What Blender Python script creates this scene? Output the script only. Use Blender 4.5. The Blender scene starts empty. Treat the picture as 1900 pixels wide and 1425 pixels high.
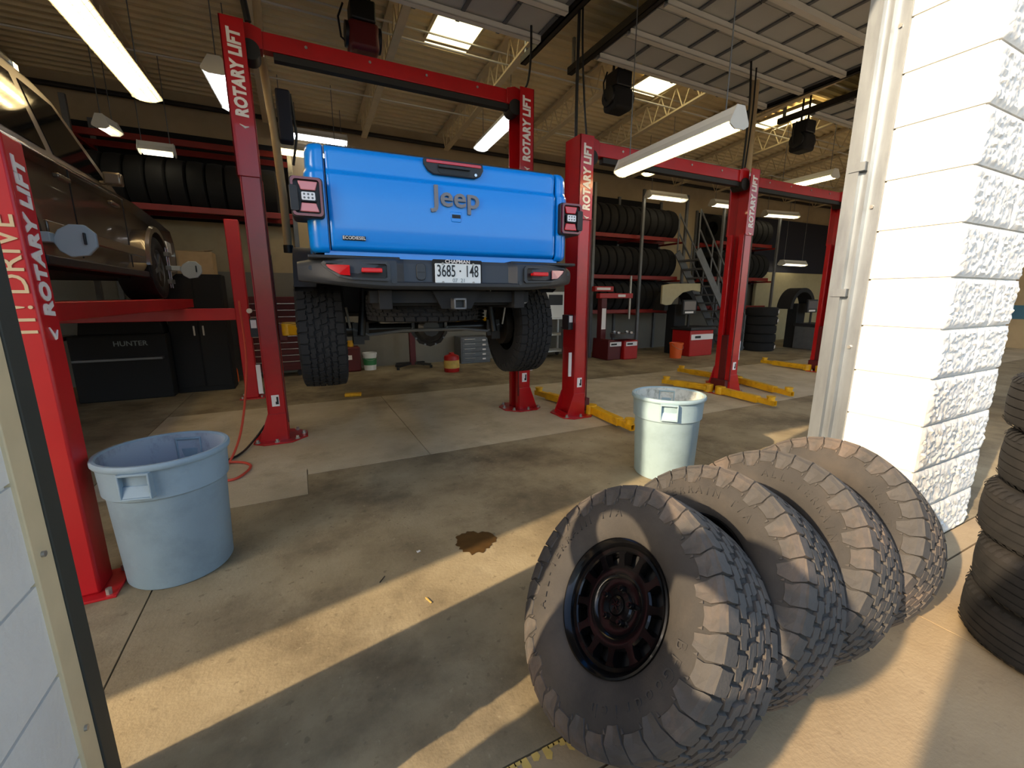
import bpy, bmesh, math, random
from mathutils import Vector, Matrix, noise
random.seed(7)
R = math.radians
scn = bpy.context.scene
C = scn.collection
# ---------------------------------------------------------------- camera, sky, sun, exposure
cam_d = bpy.data.cameras.new('camera'); cam = bpy.data.objects.new('camera', cam_d); C.objects.link(cam)
cam.location = (0, 0, 1.5)
cam.rotation_euler = (R(90 - 11.6), 0, R(-26.4))
cam_d.sensor_fit = 'HORIZONTAL'; cam_d.sensor_width = 36; cam_d.lens = 790 / 1900 * 36
cam_d.clip_start = 0.03; cam_d.clip_end = 400
scn.camera = cam
SUN_EL = 25.0
SUN_TO = Vector((-1.0, -0.2, math.tan(R(SUN_EL)) * 1.02)).normalized()      # towards the sun
w = bpy.data.worlds.new('sky'); scn.world = w; w.use_nodes = True
nt = w.node_tree; bgn = nt.nodes['Background']
sky = nt.nodes.new('ShaderNodeTexSky'); sky.sky_type = 'NISHITA'
sky.sun_disc = False; sky.sun_elevation = R(SUN_EL); sky.sun_rotation = math.atan2(SUN_TO.x, SUN_TO.y)
sky.air_density = 1.0; sky.dust_density = 2.0; sky.ozone_density = 1.0
nt.links.new(sky.outputs[0], bgn.inputs[0]); bgn.inputs[1].default_value = 0.5
sun_d = bpy.data.lights.new('sun', 'SUN'); sun_d.energy = 8.0; sun_d.angle = R(0.53); sun_d.color = (1.0, 0.78, 0.53)
sun = bpy.data.objects.new('sun', sun_d); C.objects.link(sun)
sun.rotation_euler = SUN_TO.to_track_quat('Z', 'Y').to_euler(); sun.location = (-20, -6, 14)
vs = scn.view_settings
vs.view_transform = 'Standard'; vs.look = 'None'; vs.gamma = 1.0; vs.use_curve_mapping = False
vs.exposure = 0.0

# ---------------------------------------------------------------- materials
def lin(c):
    out = []
    for x in c[:3]:
        x = x / 255.0
        out.append(x / 12.92 if x <= 0.04045 else ((x + 0.055) / 1.055) ** 2.4)
    return (out[0], out[1], out[2], 1.0)
MATS = {}
def mat(name, col, rough=0.5, metal=0.0, var=0.0, vscale=8.0, dirt=None, dscale=2.0, damt=0.5, bump=0.0, bscale=40.0, coat=0.0, spec=0.5, emis=None, estr=0.0, stretch=None, trans=0.0):
    m = bpy.data.materials.new(name); m.use_nodes = True; MATS[name] = m
    n = m.node_tree; L = n.links.new; b = n.nodes['Principled BSDF']
    b.inputs['Base Color'].default_value = lin(col); b.inputs['Roughness'].default_value = rough
    b.inputs['Metallic'].default_value = metal; b.inputs['Specular IOR Level'].default_value = spec
    b.inputs['Coat Weight'].default_value = coat; b.inputs['Coat Roughness'].default_value = 0.03
    b.inputs['Transmission Weight'].default_value = trans
    m.diffuse_color = lin(col)
    if var or dirt or bump:
        tc = n.nodes.new('ShaderNodeTexCoord'); src = tc.outputs['Object']
        if stretch:
            mp = n.nodes.new('ShaderNodeMapping'); mp.inputs['Scale'].default_value = stretch; L(src, mp.inputs[0]); src = mp.outputs[0]
    cur = None
    if var:
        t = n.nodes.new('ShaderNodeTexNoise'); t.inputs['Scale'].default_value = vscale; t.inputs['Detail'].default_value = 6
        L(src, t.inputs['Vector'])
        r = n.nodes.new('ShaderNodeValToRGB'); c = lin(col)
        r.color_ramp.elements[0].position = 0.3; r.color_ramp.elements[1].position = 0.7
        r.color_ramp.elements[0].color = tuple(max(0, x * (1 - var)) for x in c[:3]) + (1,)
        r.color_ramp.elements[1].color = tuple(min(1, x * (1 + var)) for x in c[:3]) + (1,)
        L(t.outputs['Fac'], r.inputs[0]); cur = r.outputs[0]
    if dirt:
        t2 = n.nodes.new('ShaderNodeTexNoise'); t2.inputs['Scale'].default_value = dscale; t2.inputs['Detail'].default_value = 8; t2.inputs['Roughness'].default_value = 0.65
        L(src, t2.inputs['Vector'])
        r2 = n.nodes.new('ShaderNodeValToRGB'); r2.color_ramp.elements[0].position = 0.48; r2.color_ramp.elements[1].position = 0.72
        r2.color_ramp.elements[1].color = (damt, damt, damt, 1)
        L(t2.outputs['Fac'], r2.inputs[0])
        mx = n.nodes.new('ShaderNodeMix'); mx.data_type = 'RGBA'; L(r2.outputs[0], mx.inputs['Factor'])
        if cur: L(cur, mx.inputs['A'])
        else: mx.inputs['A'].default_value = lin(col)
        mx.inputs['B'].default_value = lin(dirt); cur = mx.outputs['Result']
    if cur: L(cur, b.inputs['Base Color'])
    if bump:
        t3 = n.nodes.new('ShaderNodeTexNoise'); t3.inputs['Scale'].default_value = bscale; t3.inputs['Detail'].default_value = 5
        L(src, t3.inputs['Vector']); bp = n.nodes.new('ShaderNodeBump'); bp.inputs['Strength'].default_value = bump; bp.inputs['Distance'].default_value = 0.02
        L(t3.outputs['Fac'], bp.inputs['Height']); L(bp.outputs[0], b.inputs['Normal'])
    if emis:
        b.inputs['Emission Color'].default_value = lin(emis); b.inputs['Emission Strength'].default_value = estr
    return m
def concrete(name, base, dark, light, stain, scale=1.0, stainpos=(0.5, 0.68)):
    m = bpy.data.materials.new(name); m.use_nodes = True; MATS[name] = m; m.diffuse_color = lin(base)
    n = m.node_tree; L = n.links.new; b = n.nodes['Principled BSDF']; b.inputs['Roughness'].default_value = 0.75; b.inputs['Specular IOR Level'].default_value = 0.35
    tc = n.nodes.new('ShaderNodeTexCoord')
    def tex(s, d=8, rg=0.6):
        t = n.nodes.new('ShaderNodeTexNoise'); t.inputs['Scale'].default_value = s; t.inputs['Detail'].default_value = d; t.inputs['Roughness'].default_value = rg
        L(tc.outputs['Object'], t.inputs['Vector']); return t.outputs['Fac']
    def ramp(f, stops):
        r = n.nodes.new('ShaderNodeValToRGB'); e = r.color_ramp.elements
        while len(e) < len(stops): e.new(0.5)
        for k, (p, c) in enumerate(stops): e[k].position = p; e[k].color = c
        L(f, r.inputs[0]); return r.outputs[0]
    def mix(f, a, c):
        x = n.nodes.new('ShaderNodeMix'); x.data_type = 'RGBA'; L(f, x.inputs['Factor'])
        L(a, x.inputs['A']) if not isinstance(a, tuple) else setattr(x.inputs['A'], 'default_value', a)
        L(c, x.inputs['B']) if not isinstance(c, tuple) else setattr(x.inputs['B'], 'default_value', c)
        return x.outputs['Result']
    g = lambda v: (v, v, v, 1)
    c0 = ramp(tex(1.6 * scale), [(0.25, lin(dark)), (0.5, lin(base)), (0.75, lin(light))])
    sm = ramp(tex(0.9 * scale, 10, 0.7), [(stainpos[0], g(0)), (stainpos[1], g(0.75))])
    c1 = mix(sm, c0, lin(stain))
    sp = ramp(tex(22, 3, 0.5), [(0.64, g(0)), (0.70, g(0.55))])
    c2 = mix(sp, c1, lin(dark))
    sp2 = ramp(tex(28, 3, 0.5), [(0.66, g(0)), (0.72, g(0.4))])
    c3 = mix(sp2, c2, lin(light))
    L(c3, b.inputs['Base Color'])
    bp = n.nodes.new('ShaderNodeBump'); bp.inputs['Strength'].default_value = 0.25; bp.inputs['Distance'].default_value = 0.01
    L(tex(55, 6), bp.inputs['Height']); L(bp.outputs[0], b.inputs['Normal'])
    return m
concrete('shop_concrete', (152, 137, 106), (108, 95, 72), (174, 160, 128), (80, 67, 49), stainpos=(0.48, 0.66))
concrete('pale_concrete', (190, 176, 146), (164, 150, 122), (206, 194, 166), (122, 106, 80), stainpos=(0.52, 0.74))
concrete('apron_concrete', (166, 144, 110), (146, 125, 95), (182, 161, 126), (134, 112, 82), stainpos=(0.58, 0.8))
concrete('asphalt', (96, 94, 92), (70, 68, 66), (120, 118, 114), (60, 58, 56))
mat('white_block', (216, 213, 204), 0.85, var=0.05, vscale=5, dirt=(206, 196, 180), dscale=1.6, damt=0.35, bump=0.15, bscale=60)
mat('joint_dirt', (84, 72, 56), 0.9, var=0.1)
mat('jamb_cream', (206, 188, 150), 0.6, var=0.06)
mat('seal_dark', (52, 54, 48), 0.7, var=0.08)
mat('bezel_red', (112, 22, 26), 0.2, coat=0.5)
mat('mortar', (200, 198, 190), 0.9, var=0.08)
mat('tan_wall', (168, 150, 118), 0.85, var=0.06, vscale=2, dirt=(128, 112, 86), dscale=1.2, damt=0.4)
mat('grey_wall', (122, 118, 108), 0.85, var=0.06, vscale=2, dirt=(110, 104, 94), dscale=1.5, damt=0.5)
mat('blue_band', (58, 104, 128), 0.6, var=0.05)
mat('ceiling_paint', (222, 204, 160), 0.75, var=0.08, vscale=1.5, dirt=(186, 164, 122), dscale=1.0, damt=0.4)
mat('joist_paint', (206, 188, 150), 0.6, var=0.06)
mat('dark_steel', (40, 36, 32), 0.55, 0.3)
mat('black', (14, 14, 15), 0.5)
mat('black_plastic', (34, 35, 38), 0.5, var=0.08, vscale=30, bump=0.08, bscale=300)
mat('bumper_plastic', (48, 52, 57), 0.48, var=0.05, vscale=10, bump=0.1, bscale=400)
mat('soft_black', (20, 20, 21), 0.8)
mat('lift_red', (176, 14, 20), 0.32, var=0.06, vscale=4, dirt=(120, 14, 14), dscale=3, damt=0.4, coat=0.3)
mat('post_red', (188, 22, 30), 0.42, var=0.05, vscale=3, coat=0.15)
mat('dark_red', (86, 12, 14), 0.5, var=0.1)
mat('rack_red', (132, 26, 18), 0.5, var=0.12, vscale=3)
mat('machine_red', (170, 20, 20), 0.4, var=0.05)
mat('arm_yellow', (222, 168, 20), 0.42, var=0.08, vscale=6, dirt=(140, 96, 20), dscale=8, damt=0.5)
mat('letter_white', (232, 226, 222), 0.55)
mat('white', (226, 226, 222), 0.6)
mat('cream_paint', (214, 190, 150), 0.5)
mat('galvanised', (160, 166, 170), 0.42, 0.8, var=0.1, vscale=20, dirt=(120, 124, 128), dscale=9, damt=0.5, stretch=(1, 1, 0.2))
mat('chrome', (200, 202, 205), 0.2, 0.9)
mat('bolt_steel', (170, 166, 158), 0.4, 0.7, var=0.15, vscale=40)
mat('steel_grey', (104, 106, 108), 0.5, 0.4, var=0.1)
mat('rubber_dark', (34, 34, 35), 0.85, var=0.12, vscale=12, spec=0.3)
mat('rubber', (60, 57, 53), 0.82, var=0.12, vscale=10, dirt=(104, 92, 78), dscale=3, damt=0.28, bump=0.1, bscale=120, spec=0.35)
mat('rubber_plain', (38, 37, 36), 0.85, var=0.15, vscale=12, dirt=(80, 72, 64), dscale=3, damt=0.2, spec=0.3)
mat('tread_rubber', (74, 71, 67), 0.8, var=0.12, vscale=14, dirt=(132, 112, 94), dscale=4, damt=0.5, bump=0.12, bscale=100, spec=0.35)
mat('rack_rubber', (15, 15, 16), 0.9)
mat('axle_black', (26, 26, 28), 0.3, 0.2)
mat('rim_black', (10, 10, 11), 0.16, 0.0, coat=0.12, spec=0.3)
mat('truck_blue', (0, 136, 232), 0.3, 0.0, coat=0.7, spec=0.35)
mat('suv_paint', (96, 84, 72), 0.3, 0.4, coat=0.7)
mat('glass_dark', (10, 11, 12), 0.06, spec=0.7)
mat('lamp_red', (196, 20, 28), 0.15, coat=0.6)
mat('lamp_pink', (206, 120, 124), 0.2, coat=0.6)
mat('lamp_white', (225, 225, 228), 0.2, coat=0.5)
mat('hook_red', (214, 26, 32), 0.35)
mat('letter_grey', (122, 124, 130), 0.6, 0.0)
mat('plate_white', (222, 226, 224), 0.5)
mat('plate_grey', (120, 130, 130), 0.5)
mat('can_grey', (134, 156, 170), 0.55, var=0.05, vscale=4, dirt=(96, 112, 122), dscale=5, damt=0.35, bump=0.05, bscale=90)
mat('can_pale', (158, 182, 188), 0.55, var=0.05, vscale=4, dirt=(120, 138, 142), dscale=5, damt=0.35, bump=0.05, bscale=90)
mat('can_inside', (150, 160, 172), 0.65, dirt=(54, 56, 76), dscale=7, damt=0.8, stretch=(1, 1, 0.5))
mat('can_inside_pale', (200, 204, 196), 0.65, dirt=(110, 116, 104), dscale=22, damt=0.75)
mat('cardboard', (176, 150, 112), 0.85, var=0.08)
mat('target_grey', (150, 160, 166), 0.45)
mat('beige_plastic', (168, 158, 124), 0.55, var=0.05)
mat('orange', (224, 92, 30), 0.5)
mat('hose_red', (196, 74, 56), 0.5)
mat('tan_pipe', (160, 140, 106), 0.6, var=0.06)
mat('yellow_paint', (206, 172, 90), 0.7, var=0.15, vscale=12)
mat('oil_stain', (84, 62, 34), 0.35, var=0.2, vscale=20)
mat('green', (60, 130, 80), 0.5)
mat('door_panel', (176, 176, 170), 0.6, var=0.05, vscale=2)
mat('strut_white', (206, 202, 190), 0.5)
mat('fixture_white', (206, 206, 200), 0.45)
mat('tube_light', (255, 244, 220), 0.4, emis=(255, 224, 164), estr=18.0)
mat('tube_far', (255, 250, 236), 0.4, emis=(255, 240, 205), estr=5.0)
mat('tube_cool', (255, 255, 255), 0.4, emis=(246, 248, 255), estr=13.0)
mat('skylight', (250, 236, 190), 0.5, emis=(255, 238, 186), estr=2.6)
mat('navy', (24, 28, 44), 0.7)
mat('screen', (60, 60, 66), 0.2, emis=(120, 110, 100), estr=0.15)

# ---------------------------------------------------------------- mesh helpers
def M(name): return MATS[name]
def norm2(v): return v.normalized()
class MB:
    def __init__(s): s.v = []; s.f = []; s.mi = []
    def add(s, vs, fs, mi=0):
        o = len(s.v); s.v += [tuple(p) for p in vs]; s.f += [tuple(i + o for i in f) for f in fs]; s.mi += [mi] * len(fs); return s
    def box(s, c, sz, rot=None, mi=0, taper=1.0):
        hx, hy, hz = sz[0] / 2, sz[1] / 2, sz[2] / 2
        P = [Vector((x * hx * (taper if z > 0 else 1), y * hy * (taper if z > 0 else 1), z * hz)) for z in (-1, 1) for y in (-1, 1) for x in (-1, 1)]
        if rot is not None:
            if not isinstance(rot, Matrix):
                from mathutils import Euler
                rot = Euler(rot).to_matrix()
            P = [rot @ p for p in P]
        c = Vector(c)
        return s.add([p + c for p in P], [(0, 2, 3, 1), (4, 5, 7, 6), (0, 1, 5, 4), (2, 6, 7, 3), (0, 4, 6, 2), (1, 3, 7, 5)], mi)
    def b2(s, a, b, mi=0):
        return s.box([(a[i] + b[i]) / 2 for i in range(3)], [abs(b[i] - a[i]) for i in range(3)], None, mi)
    def bar(s, p0, p1, wd, ht, up=(0, 0, 1), mi=0):
        p0, p1 = Vector(p0), Vector(p1); d = (p1 - p0); L = d.length; d.normalize(); u = Vector(up)
        x = d.cross(u)
        if x.length < 1e-4: x = d.cross(Vector((1, 0, 0)))
        x.normalize(); z = x.cross(d).normalized()
        return s.box((p0 + p1) / 2, (wd, L, ht), Matrix((x, d, z)).transposed(), mi)
    def cyl(s, p0, p1, r0, r1=None, n=14, mi=0, caps=True):
        p0, p1 = Vector(p0), Vector(p1); r1 = r0 if r1 is None else r1
        d = (p1 - p0).normalized(); a = d.orthogonal().normalized(); b = d.cross(a)
        P = []; F = []
        for p, r in ((p0, r0), (p1, r1)):
            for k in range(n):
                t = 2 * math.pi * k / n; P.append(p + a * (r * math.cos(t)) + b * (r * math.sin(t)))
        for k in range(n): F.append((k, (k + 1) % n, n + (k + 1) % n, n + k))
        if caps: F.append(tuple(range(n - 1, -1, -1))); F.append(tuple(range(n, 2 * n)))
        return s.add(P, F, mi)
    def tube(s, pts, r, n=8, mi=0):
        pts = [Vector(p) for p in pts]; P = []; F = []; m = len(pts)
        a = None
        for i, p in enumerate(pts):
            d = (pts[min(i + 1, m - 1)] - pts[max(i - 1, 0)]).normalized()
            if a is None: a = d.orthogonal().normalized()
            else: a = (a - d * a.dot(d)).normalized()
            b = d.cross(a)
            rr = r[i] if isinstance(r, (list, tuple)) else r
            for k in range(n):
                t = 2 * math.pi * k / n; P.append(p + a * (rr * math.cos(t)) + b * (rr * math.sin(t)))
        for i in range(m - 1):
            for k in range(n): F.append((i * n + k, i * n + (k + 1) % n, (i + 1) * n + (k + 1) % n, (i + 1) * n + k))
        F.append(tuple(range(n - 1, -1, -1))); F.append(tuple(range((m - 1) * n, m * n)))
        return s.add(P, F, mi)
    def lathe(s, prof, n=32, axis='Z', o=(0, 0, 0), mi=0, closed=False, caps=False):
        # prof: list of (radius, along)
        P = []; F = []; o = Vector(o); m = len(prof)
        for k in range(n):
            t = 2 * math.pi * k / n; c, q = math.cos(t), math.sin(t)
            for r, z in prof:
                if axis == 'Z': p = Vector((r * c, r * q, z))
                elif axis == 'X': p = Vector((z, r * c, r * q))
                else: p = Vector((r * q, z, r * c))
                P.append(o + p)
        for k in range(n):
            k2 = (k + 1) % n
            for i in range(m if closed else m - 1):
                j = (i + 1) % m
                F.append((k * m + i, k2 * m + i, k2 * m + j, k * m + j))
        if caps:
            F.append(tuple(k * m for k in range(n - 1, -1, -1))); F.append(tuple(k * m + m - 1 for k in range(n)))
        return s.add(P, F, mi)
    def prism(s, poly, axis, d0, d1, mi=0):
        # poly in the two other axes (x:(y,z), y:(x,z), z:(x,y))
        n = len(poly); P = []
        for d in (d0, d1):
            for a, b in poly:
                P.append({'x': (d, a, b), 'y': (a, d, b), 'z': (a, b, d)}[axis])
        F = [tuple(range(n)), tuple(range(2 * n - 1, n - 1, -1))]
        for k in range(n): F.append((k, n + k, n + (k + 1) % n, (k + 1) % n))
        return s.add(P, F, mi)
    def grid(s, rows, mi=0, closeu=False):
        m = len(rows[0]); P = [p for r in rows for p in r]; F = []
        for i in range(len(rows) - 1):
            for j in range(m if closeu else m - 1):
                k = (j + 1) % m; F.append((i * m + j, i * m + k, (i + 1) * m + k, (i + 1) * m + j))
        return s.add(P, F, mi)
    def xf(s, mtx):
        s.v = [tuple(mtx @ Vector(p)) for p in s.v]; return s
    def join(s, other, mtx=None):
        vs = other.v if mtx is None else [tuple(mtx @ Vector(p)) for p in other.v]
        o = len(s.v); s.v += vs; s.f += [tuple(i + o for i in f) for f in other.f]; s.mi += other.mi; return s
    def mesh(s, name, mats, smooth=35, fix=True):
        me = bpy.data.meshes.new(name); me.from_pydata(s.v, [], s.f)
        for m in (mats if isinstance(mats, (list, tuple)) else [mats]): me.materials.append(M(m) if isinstance(m, str) else m)
        if any(s.mi): me.polygons.foreach_set('material_index', s.mi)
        if fix:
            bm = bmesh.new(); bm.from_mesh(me); bmesh.ops.recalc_face_normals(bm, faces=bm.faces); bm.to_mesh(me); bm.free()
        if smooth:
            me.shade_smooth(); me.set_sharp_from_angle(angle=R(smooth))
        me.update(); return me
    def build(s, name, mats, parent=None, loc=None, rot=None, bev=0.0, smooth=35, seg=2, fix=True):
        return obj(name, s.mesh(name, mats, smooth, fix), parent, loc, rot, bev, seg)
def obj(name, me, parent=None, loc=None, rot=None, bev=0.0, seg=2):
    o = bpy.data.objects.new(name, me); C.objects.link(o)
    if parent is not None: o.parent = parent
    if loc is not None: o.location = loc
    if rot is not None: o.rotation_euler = rot
    if bev:
        md = o.modifiers.new('bevel', 'BEVEL'); md.width = bev; md.segments = seg; md.limit_method = 'ANGLE'; md.angle_limit = R(40); md.harden_normals = False
    return o
def tag(o, label=None, cat=None, group=None, kind=None):
    if label: o['label'] = label
    if cat: o['category'] = cat
    if group: o['group'] = group
    if kind: o['kind'] = kind
    return o
def thing(name, label, cat, loc=(0, 0, 0), rotz=0.0, group=None):
    o = bpy.data.objects.new(name, None); C.objects.link(o); o.empty_display_size = 0.1
    o.location = loc; o.rotation_euler = (0, 0, rotz)
    return tag(o, label, cat, group)
def struct(name, me_or_none=None, loc=None):
    o = bpy.data.objects.new(name, me_or_none); C.objects.link(o)
    if loc: o.location = loc
    o['kind'] = 'structure'; return o
KIDS = {}
def dup(root, loc, rotz=None, label=None, group=None, rot=None):
    def cp(o, par):
        c = o.copy(); C.objects.link(c)
        if par is not None: c.parent = par
        for ch in [x for x in bpy.data.objects if x.parent == o and x != c]: cp(ch, c)
        return c
    r = cp(root, None); r.location = loc
    if rotz is not None: r.rotation_euler = (0, 0, rotz)
    if rot is not None: r.rotation_euler = rot
    if label: r['label'] = label
    if group: r['group'] = group
    return r
TXT = {}
def text_mesh(t, size=1.0, depth=0.01, bold=0.0, shear=0.0, matn='letter_white', space=1.0, align='CENTER', xs=1.0):
    key = (t, size, depth, bold, shear, matn, space, align, xs)
    if key in TXT: return TXT[key]
    cu = bpy.data.curves.new('lettering', 'FONT'); cu.body = t; cu.size = size; cu.extrude = depth; cu.offset = bold * size; cu.shear = shear
    cu.space_character = space; cu.align_x = align; cu.align_y = 'CENTER'; cu.resolution_u = 3
    o = bpy.data.objects.new('lettering', cu); C.objects.link(o)
    bpy.context.view_layer.update()
    me = bpy.data.meshes.new_from_object(o.evaluated_get(bpy.context.evaluated_depsgraph_get()))
    bpy.data.objects.remove(o); bpy.data.curves.remove(cu)
    if xs != 1.0:
        for v in me.vertices: v.co.x *= xs
    me.materials.clear(); me.materials.append(M(matn)); me.name = 'lettering'
    TXT[key] = me; return me
def text(t, size, mtx, parent=None, name='lettering', **kw):
    o = bpy.data.objects.new(name, text_mesh(t, size, **kw)); C.objects.link(o)
    if parent is not None: o.parent = parent
    o.matrix_local = mtx
    return o
def frame(o, x, y):
    x, y = Vector(x).normalized(), Vector(y).normalized(); z = x.cross(y)
    m = Matrix((x, y, z)).transposed().to_4x4(); m.translation = Vector(o); return m
def rpoly(x0, x1, z0, z1, r, n=4):
    P = []
    for cx, cz, a0 in ((x1 - r, z1 - r, 0), (x0 + r, z1 - r, 90), (x0 + r, z0 + r, 180), (x1 - r, z0 + r, 270)):
        for k in range(n + 1):
            t = R(a0 + 90 * k / n); P.append((cx + r * math.cos(t), cz + r * math.sin(t)))
    return P
# ================================================================ THE SETTING
X0, X1, YF, YB = -8.0, 19.0, 1.0, 9.6          # building extents; the front wall stands on YF
def deck_z(y): return 5.5 - 0.0755 * (y - 1.0)
# ---- floor: bed plus slabs with open joints
fl = struct('floor', MB().b2((X0, 1.0, -0.25), (X1, YB, -0.012)).mesh('floor', 'joint_dirt', 0))
G = 0.004
def slab(parent, x0, x1, y0, y1, mt):
    me = MB().b2((x0 + G, y0 + G, -0.2), (x1 - G, y1 - G, 0.0)).mesh('slab', mt, 0)
    return obj('slab', me, parent)
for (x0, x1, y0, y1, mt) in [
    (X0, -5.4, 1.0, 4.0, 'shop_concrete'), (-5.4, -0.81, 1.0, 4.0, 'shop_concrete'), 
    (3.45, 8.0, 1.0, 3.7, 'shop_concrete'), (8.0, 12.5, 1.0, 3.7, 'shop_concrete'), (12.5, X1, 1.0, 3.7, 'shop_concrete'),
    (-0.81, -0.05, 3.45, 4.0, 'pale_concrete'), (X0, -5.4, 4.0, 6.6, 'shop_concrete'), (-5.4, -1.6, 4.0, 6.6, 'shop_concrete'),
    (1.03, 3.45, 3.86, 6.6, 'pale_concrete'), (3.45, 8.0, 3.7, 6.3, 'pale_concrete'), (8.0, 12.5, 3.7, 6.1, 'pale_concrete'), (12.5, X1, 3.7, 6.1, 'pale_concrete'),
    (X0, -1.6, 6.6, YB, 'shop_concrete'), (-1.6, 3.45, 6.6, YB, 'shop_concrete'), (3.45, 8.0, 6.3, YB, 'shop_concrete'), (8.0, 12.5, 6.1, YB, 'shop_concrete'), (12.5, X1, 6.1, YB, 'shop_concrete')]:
    slab(fl, x0, x1, y0, y1, mt)
def lslab(poly, mt):
    return MB().prism(poly, 'z', -0.2, 0.0).build('slab', mt, fl, smooth=0)
lslab([(-0.806, 1.004), (3.446, 1.004), (3.446, 3.856), (-0.05, 3.856), (-0.05, 3.446), (-0.806, 3.446)], 'shop_concrete')
lslab([(-1.596, 4.004), (-0.046, 4.004), (-0.046, 3.864), (1.026, 3.864), (1.026, 6.596), (-1.596, 6.596)], 'pale_concrete')
ap = struct('floor_apron', MB().b2((X0, -3.2, -0.25), (X1, 0.995, -0.015)).mesh('floor_apron', 'joint_dirt', 0))
for (x0, x1) in [(X0, -5.0), (-5.0, -1.2), (-1.2, 2.54), (2.54, 6.3), (6.3, 10.1), (10.1, X1)]:
    slab(ap, x0, x1, -3.2, 0.86, 'apron_concrete'); slab(ap, x0, x1, 0.862, 1.0, 'apron_concrete')
lot = struct('floor_parking_lot', MB().b2((-60, -70, -0.3), (60, -3.2, -0.02)).b2((-60, -3.2, -0.3), (X0, 14, -0.02)).b2((X1, -3.2, -0.3), (60, 14, -0.02)).mesh('floor_parking_lot', 'asphalt', 0))
# flaked yellow safety paint on the sill edge
P = MB(); rs = random.Random(3)
for k in range(60):
    x = -0.2 + k * 0.021
    if rs.random() < 0.2: continue
    d = 0.01 + 0.045 * rs.random(); P.add([(x - 0.012, 0.997, 0.0015), (x + 0.012, 0.997, 0.0015), (x + 0.015, 0.997 - d * 0.6, 0.0015), (x + 0.002, 0.997 - d, 0.0015), (x - 0.013, 0.997 - d * 0.8, 0.0015)], [(0, 1, 2, 3, 4)])
o = P.build('yellow_edge_paint', 'yellow_paint', ap, smooth=0); o['kind'] = 'stuff'
# oil-stained floor patch and the cracks
P = MB(); rs = random.Random(5); ring = []
for k in range(40):
    t = 2 * math.pi * k / 40; r = 0.105 * (1 + 0.13 * rs.uniform(-1, 1)) * (1 + 0.1 * math.cos(3 * t)); ring.append((0.86 + r * 1.15 * math.cos(t), 2.26 + r * math.sin(t) * 1.15, 0.0025))
P.add(ring, [tuple(range(40))])
tag(P.build('oil_stain', 'oil_stain', None, smooth=0), 'round dark brown oil stain on the concrete floor inside the doorway', 'stain')

# ---- front wall: pillars of split-face block, openings between them
PILLARS = [(-6.1, -5.2), (-1.54, -0.64), (3.0, 3.9), (7.56, 8.46), (12.1, 13.0), (16.6, 17.5)]
CH, YD = 0.266, 1.37
wf = MB().b2((X0, 1.02, 4.26), (X1, YD - 0.02, 5.75))
for a, b in PILLARS: wf.b2((a + 0.012, 1.012, 0), (b - 0.012, YD - 0.012, 4.27))
wf.b2((X0, 1.0, 0), (X0 + 0.3, YD, 4.3)); wf.b2((X1 - 0.3, 1.0, 0), (X1, YD, 4.3))
wall_front = struct('wall_front', wf.mesh('wall_front', 'mortar', 0))
def rough_block(wd, seed, first):
    nx, nz = max(6, int(wd / 0.0125)), 21
    mb = MB(); h = CH - 0.010; d = YD - 1.0 - 0.006
    rows = []
    for j in range(nz + 1):
        row = []
        for i in range(nx + 1):
            u, v = i / nx, j / nz; x, z = u * wd, v * h
            e = min(1.0, min(u * wd, (1 - u) * wd, v * h, (1 - v) * h) / 0.02)
            p = Vector((x * 24 + seed * 7.3, z * 30, seed * 3.1))
            q = abs(noise.noise(p)) + 0.55 * abs(noise.noise(p * 2.3)) + 0.3 * noise.noise(p * 4.6)
            row.append((x, -0.002 - e * (0.004 + 0.017 * q), z))
        rows.append(row)
    mb.grid(rows)
    m = nx + 1; top = rows[-1]; bot = rows[0]
    L = [r[0] for r in rows]; Rr = [r[-1] for r in rows]
    mb.grid([top, [(p[0], d, h) for p in top]]); mb.grid([[(p[0], d, 0) for p in bot], bot])
    mb.grid([[(0, d, p[2]) for p in L], L]); mb.grid([Rr, [(wd, d, p[2]) for p in Rr]])
    mb.add([(0, d, 0), (wd, d, 0), (wd, d, h), (0, d, h)], [(0, 1, 2, 3)])
    return mb.mesh('block', 'white_block', 30)
BL = {}
def block(x, z, wd, seed):
    k = (round(wd, 3), seed)
    if k not in BL: BL[k] = rough_block(wd - 0.010, seed + wd, True)
    o = obj('block', BL[k], wall_front, (x + 0.005, 1.003, z + 0.005))
rs = random.Random(11)
for (a, b) in PILLARS[1:3]:
    for k in range(16):
        z = k * CH
        cuts = [0, 0.45, 0.9] if k % 2 == 0 else [0, 0.56, 0.9]
        for c0, c1 in zip(cuts[:-1], cuts[1:]): block(a + c0, z, c1 - c0, rs.randrange(3))
# the other pillars and the band over the doors: plain painted courses
for (a, b) in [PILLARS[0]] + PILLARS[3:]:
    for k in range(16): obj('block', MB().b2((a, 1.0, k * CH + 0.004), (b, YD, k * CH + CH - 0.004)).mesh('block', 'white_block', 0), wall_front)
for k in range(5):
    for j in range(12): obj('block', MB().b2((X0 + j * 2.25 + 0.004, 1.0, 4.262 + k * 0.29), (X0 + j * 2.25 + 2.246, YD, 4.262 + k * 0.29 + 0.282)).mesh('block', 'white_block', 0), wall_front)

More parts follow.
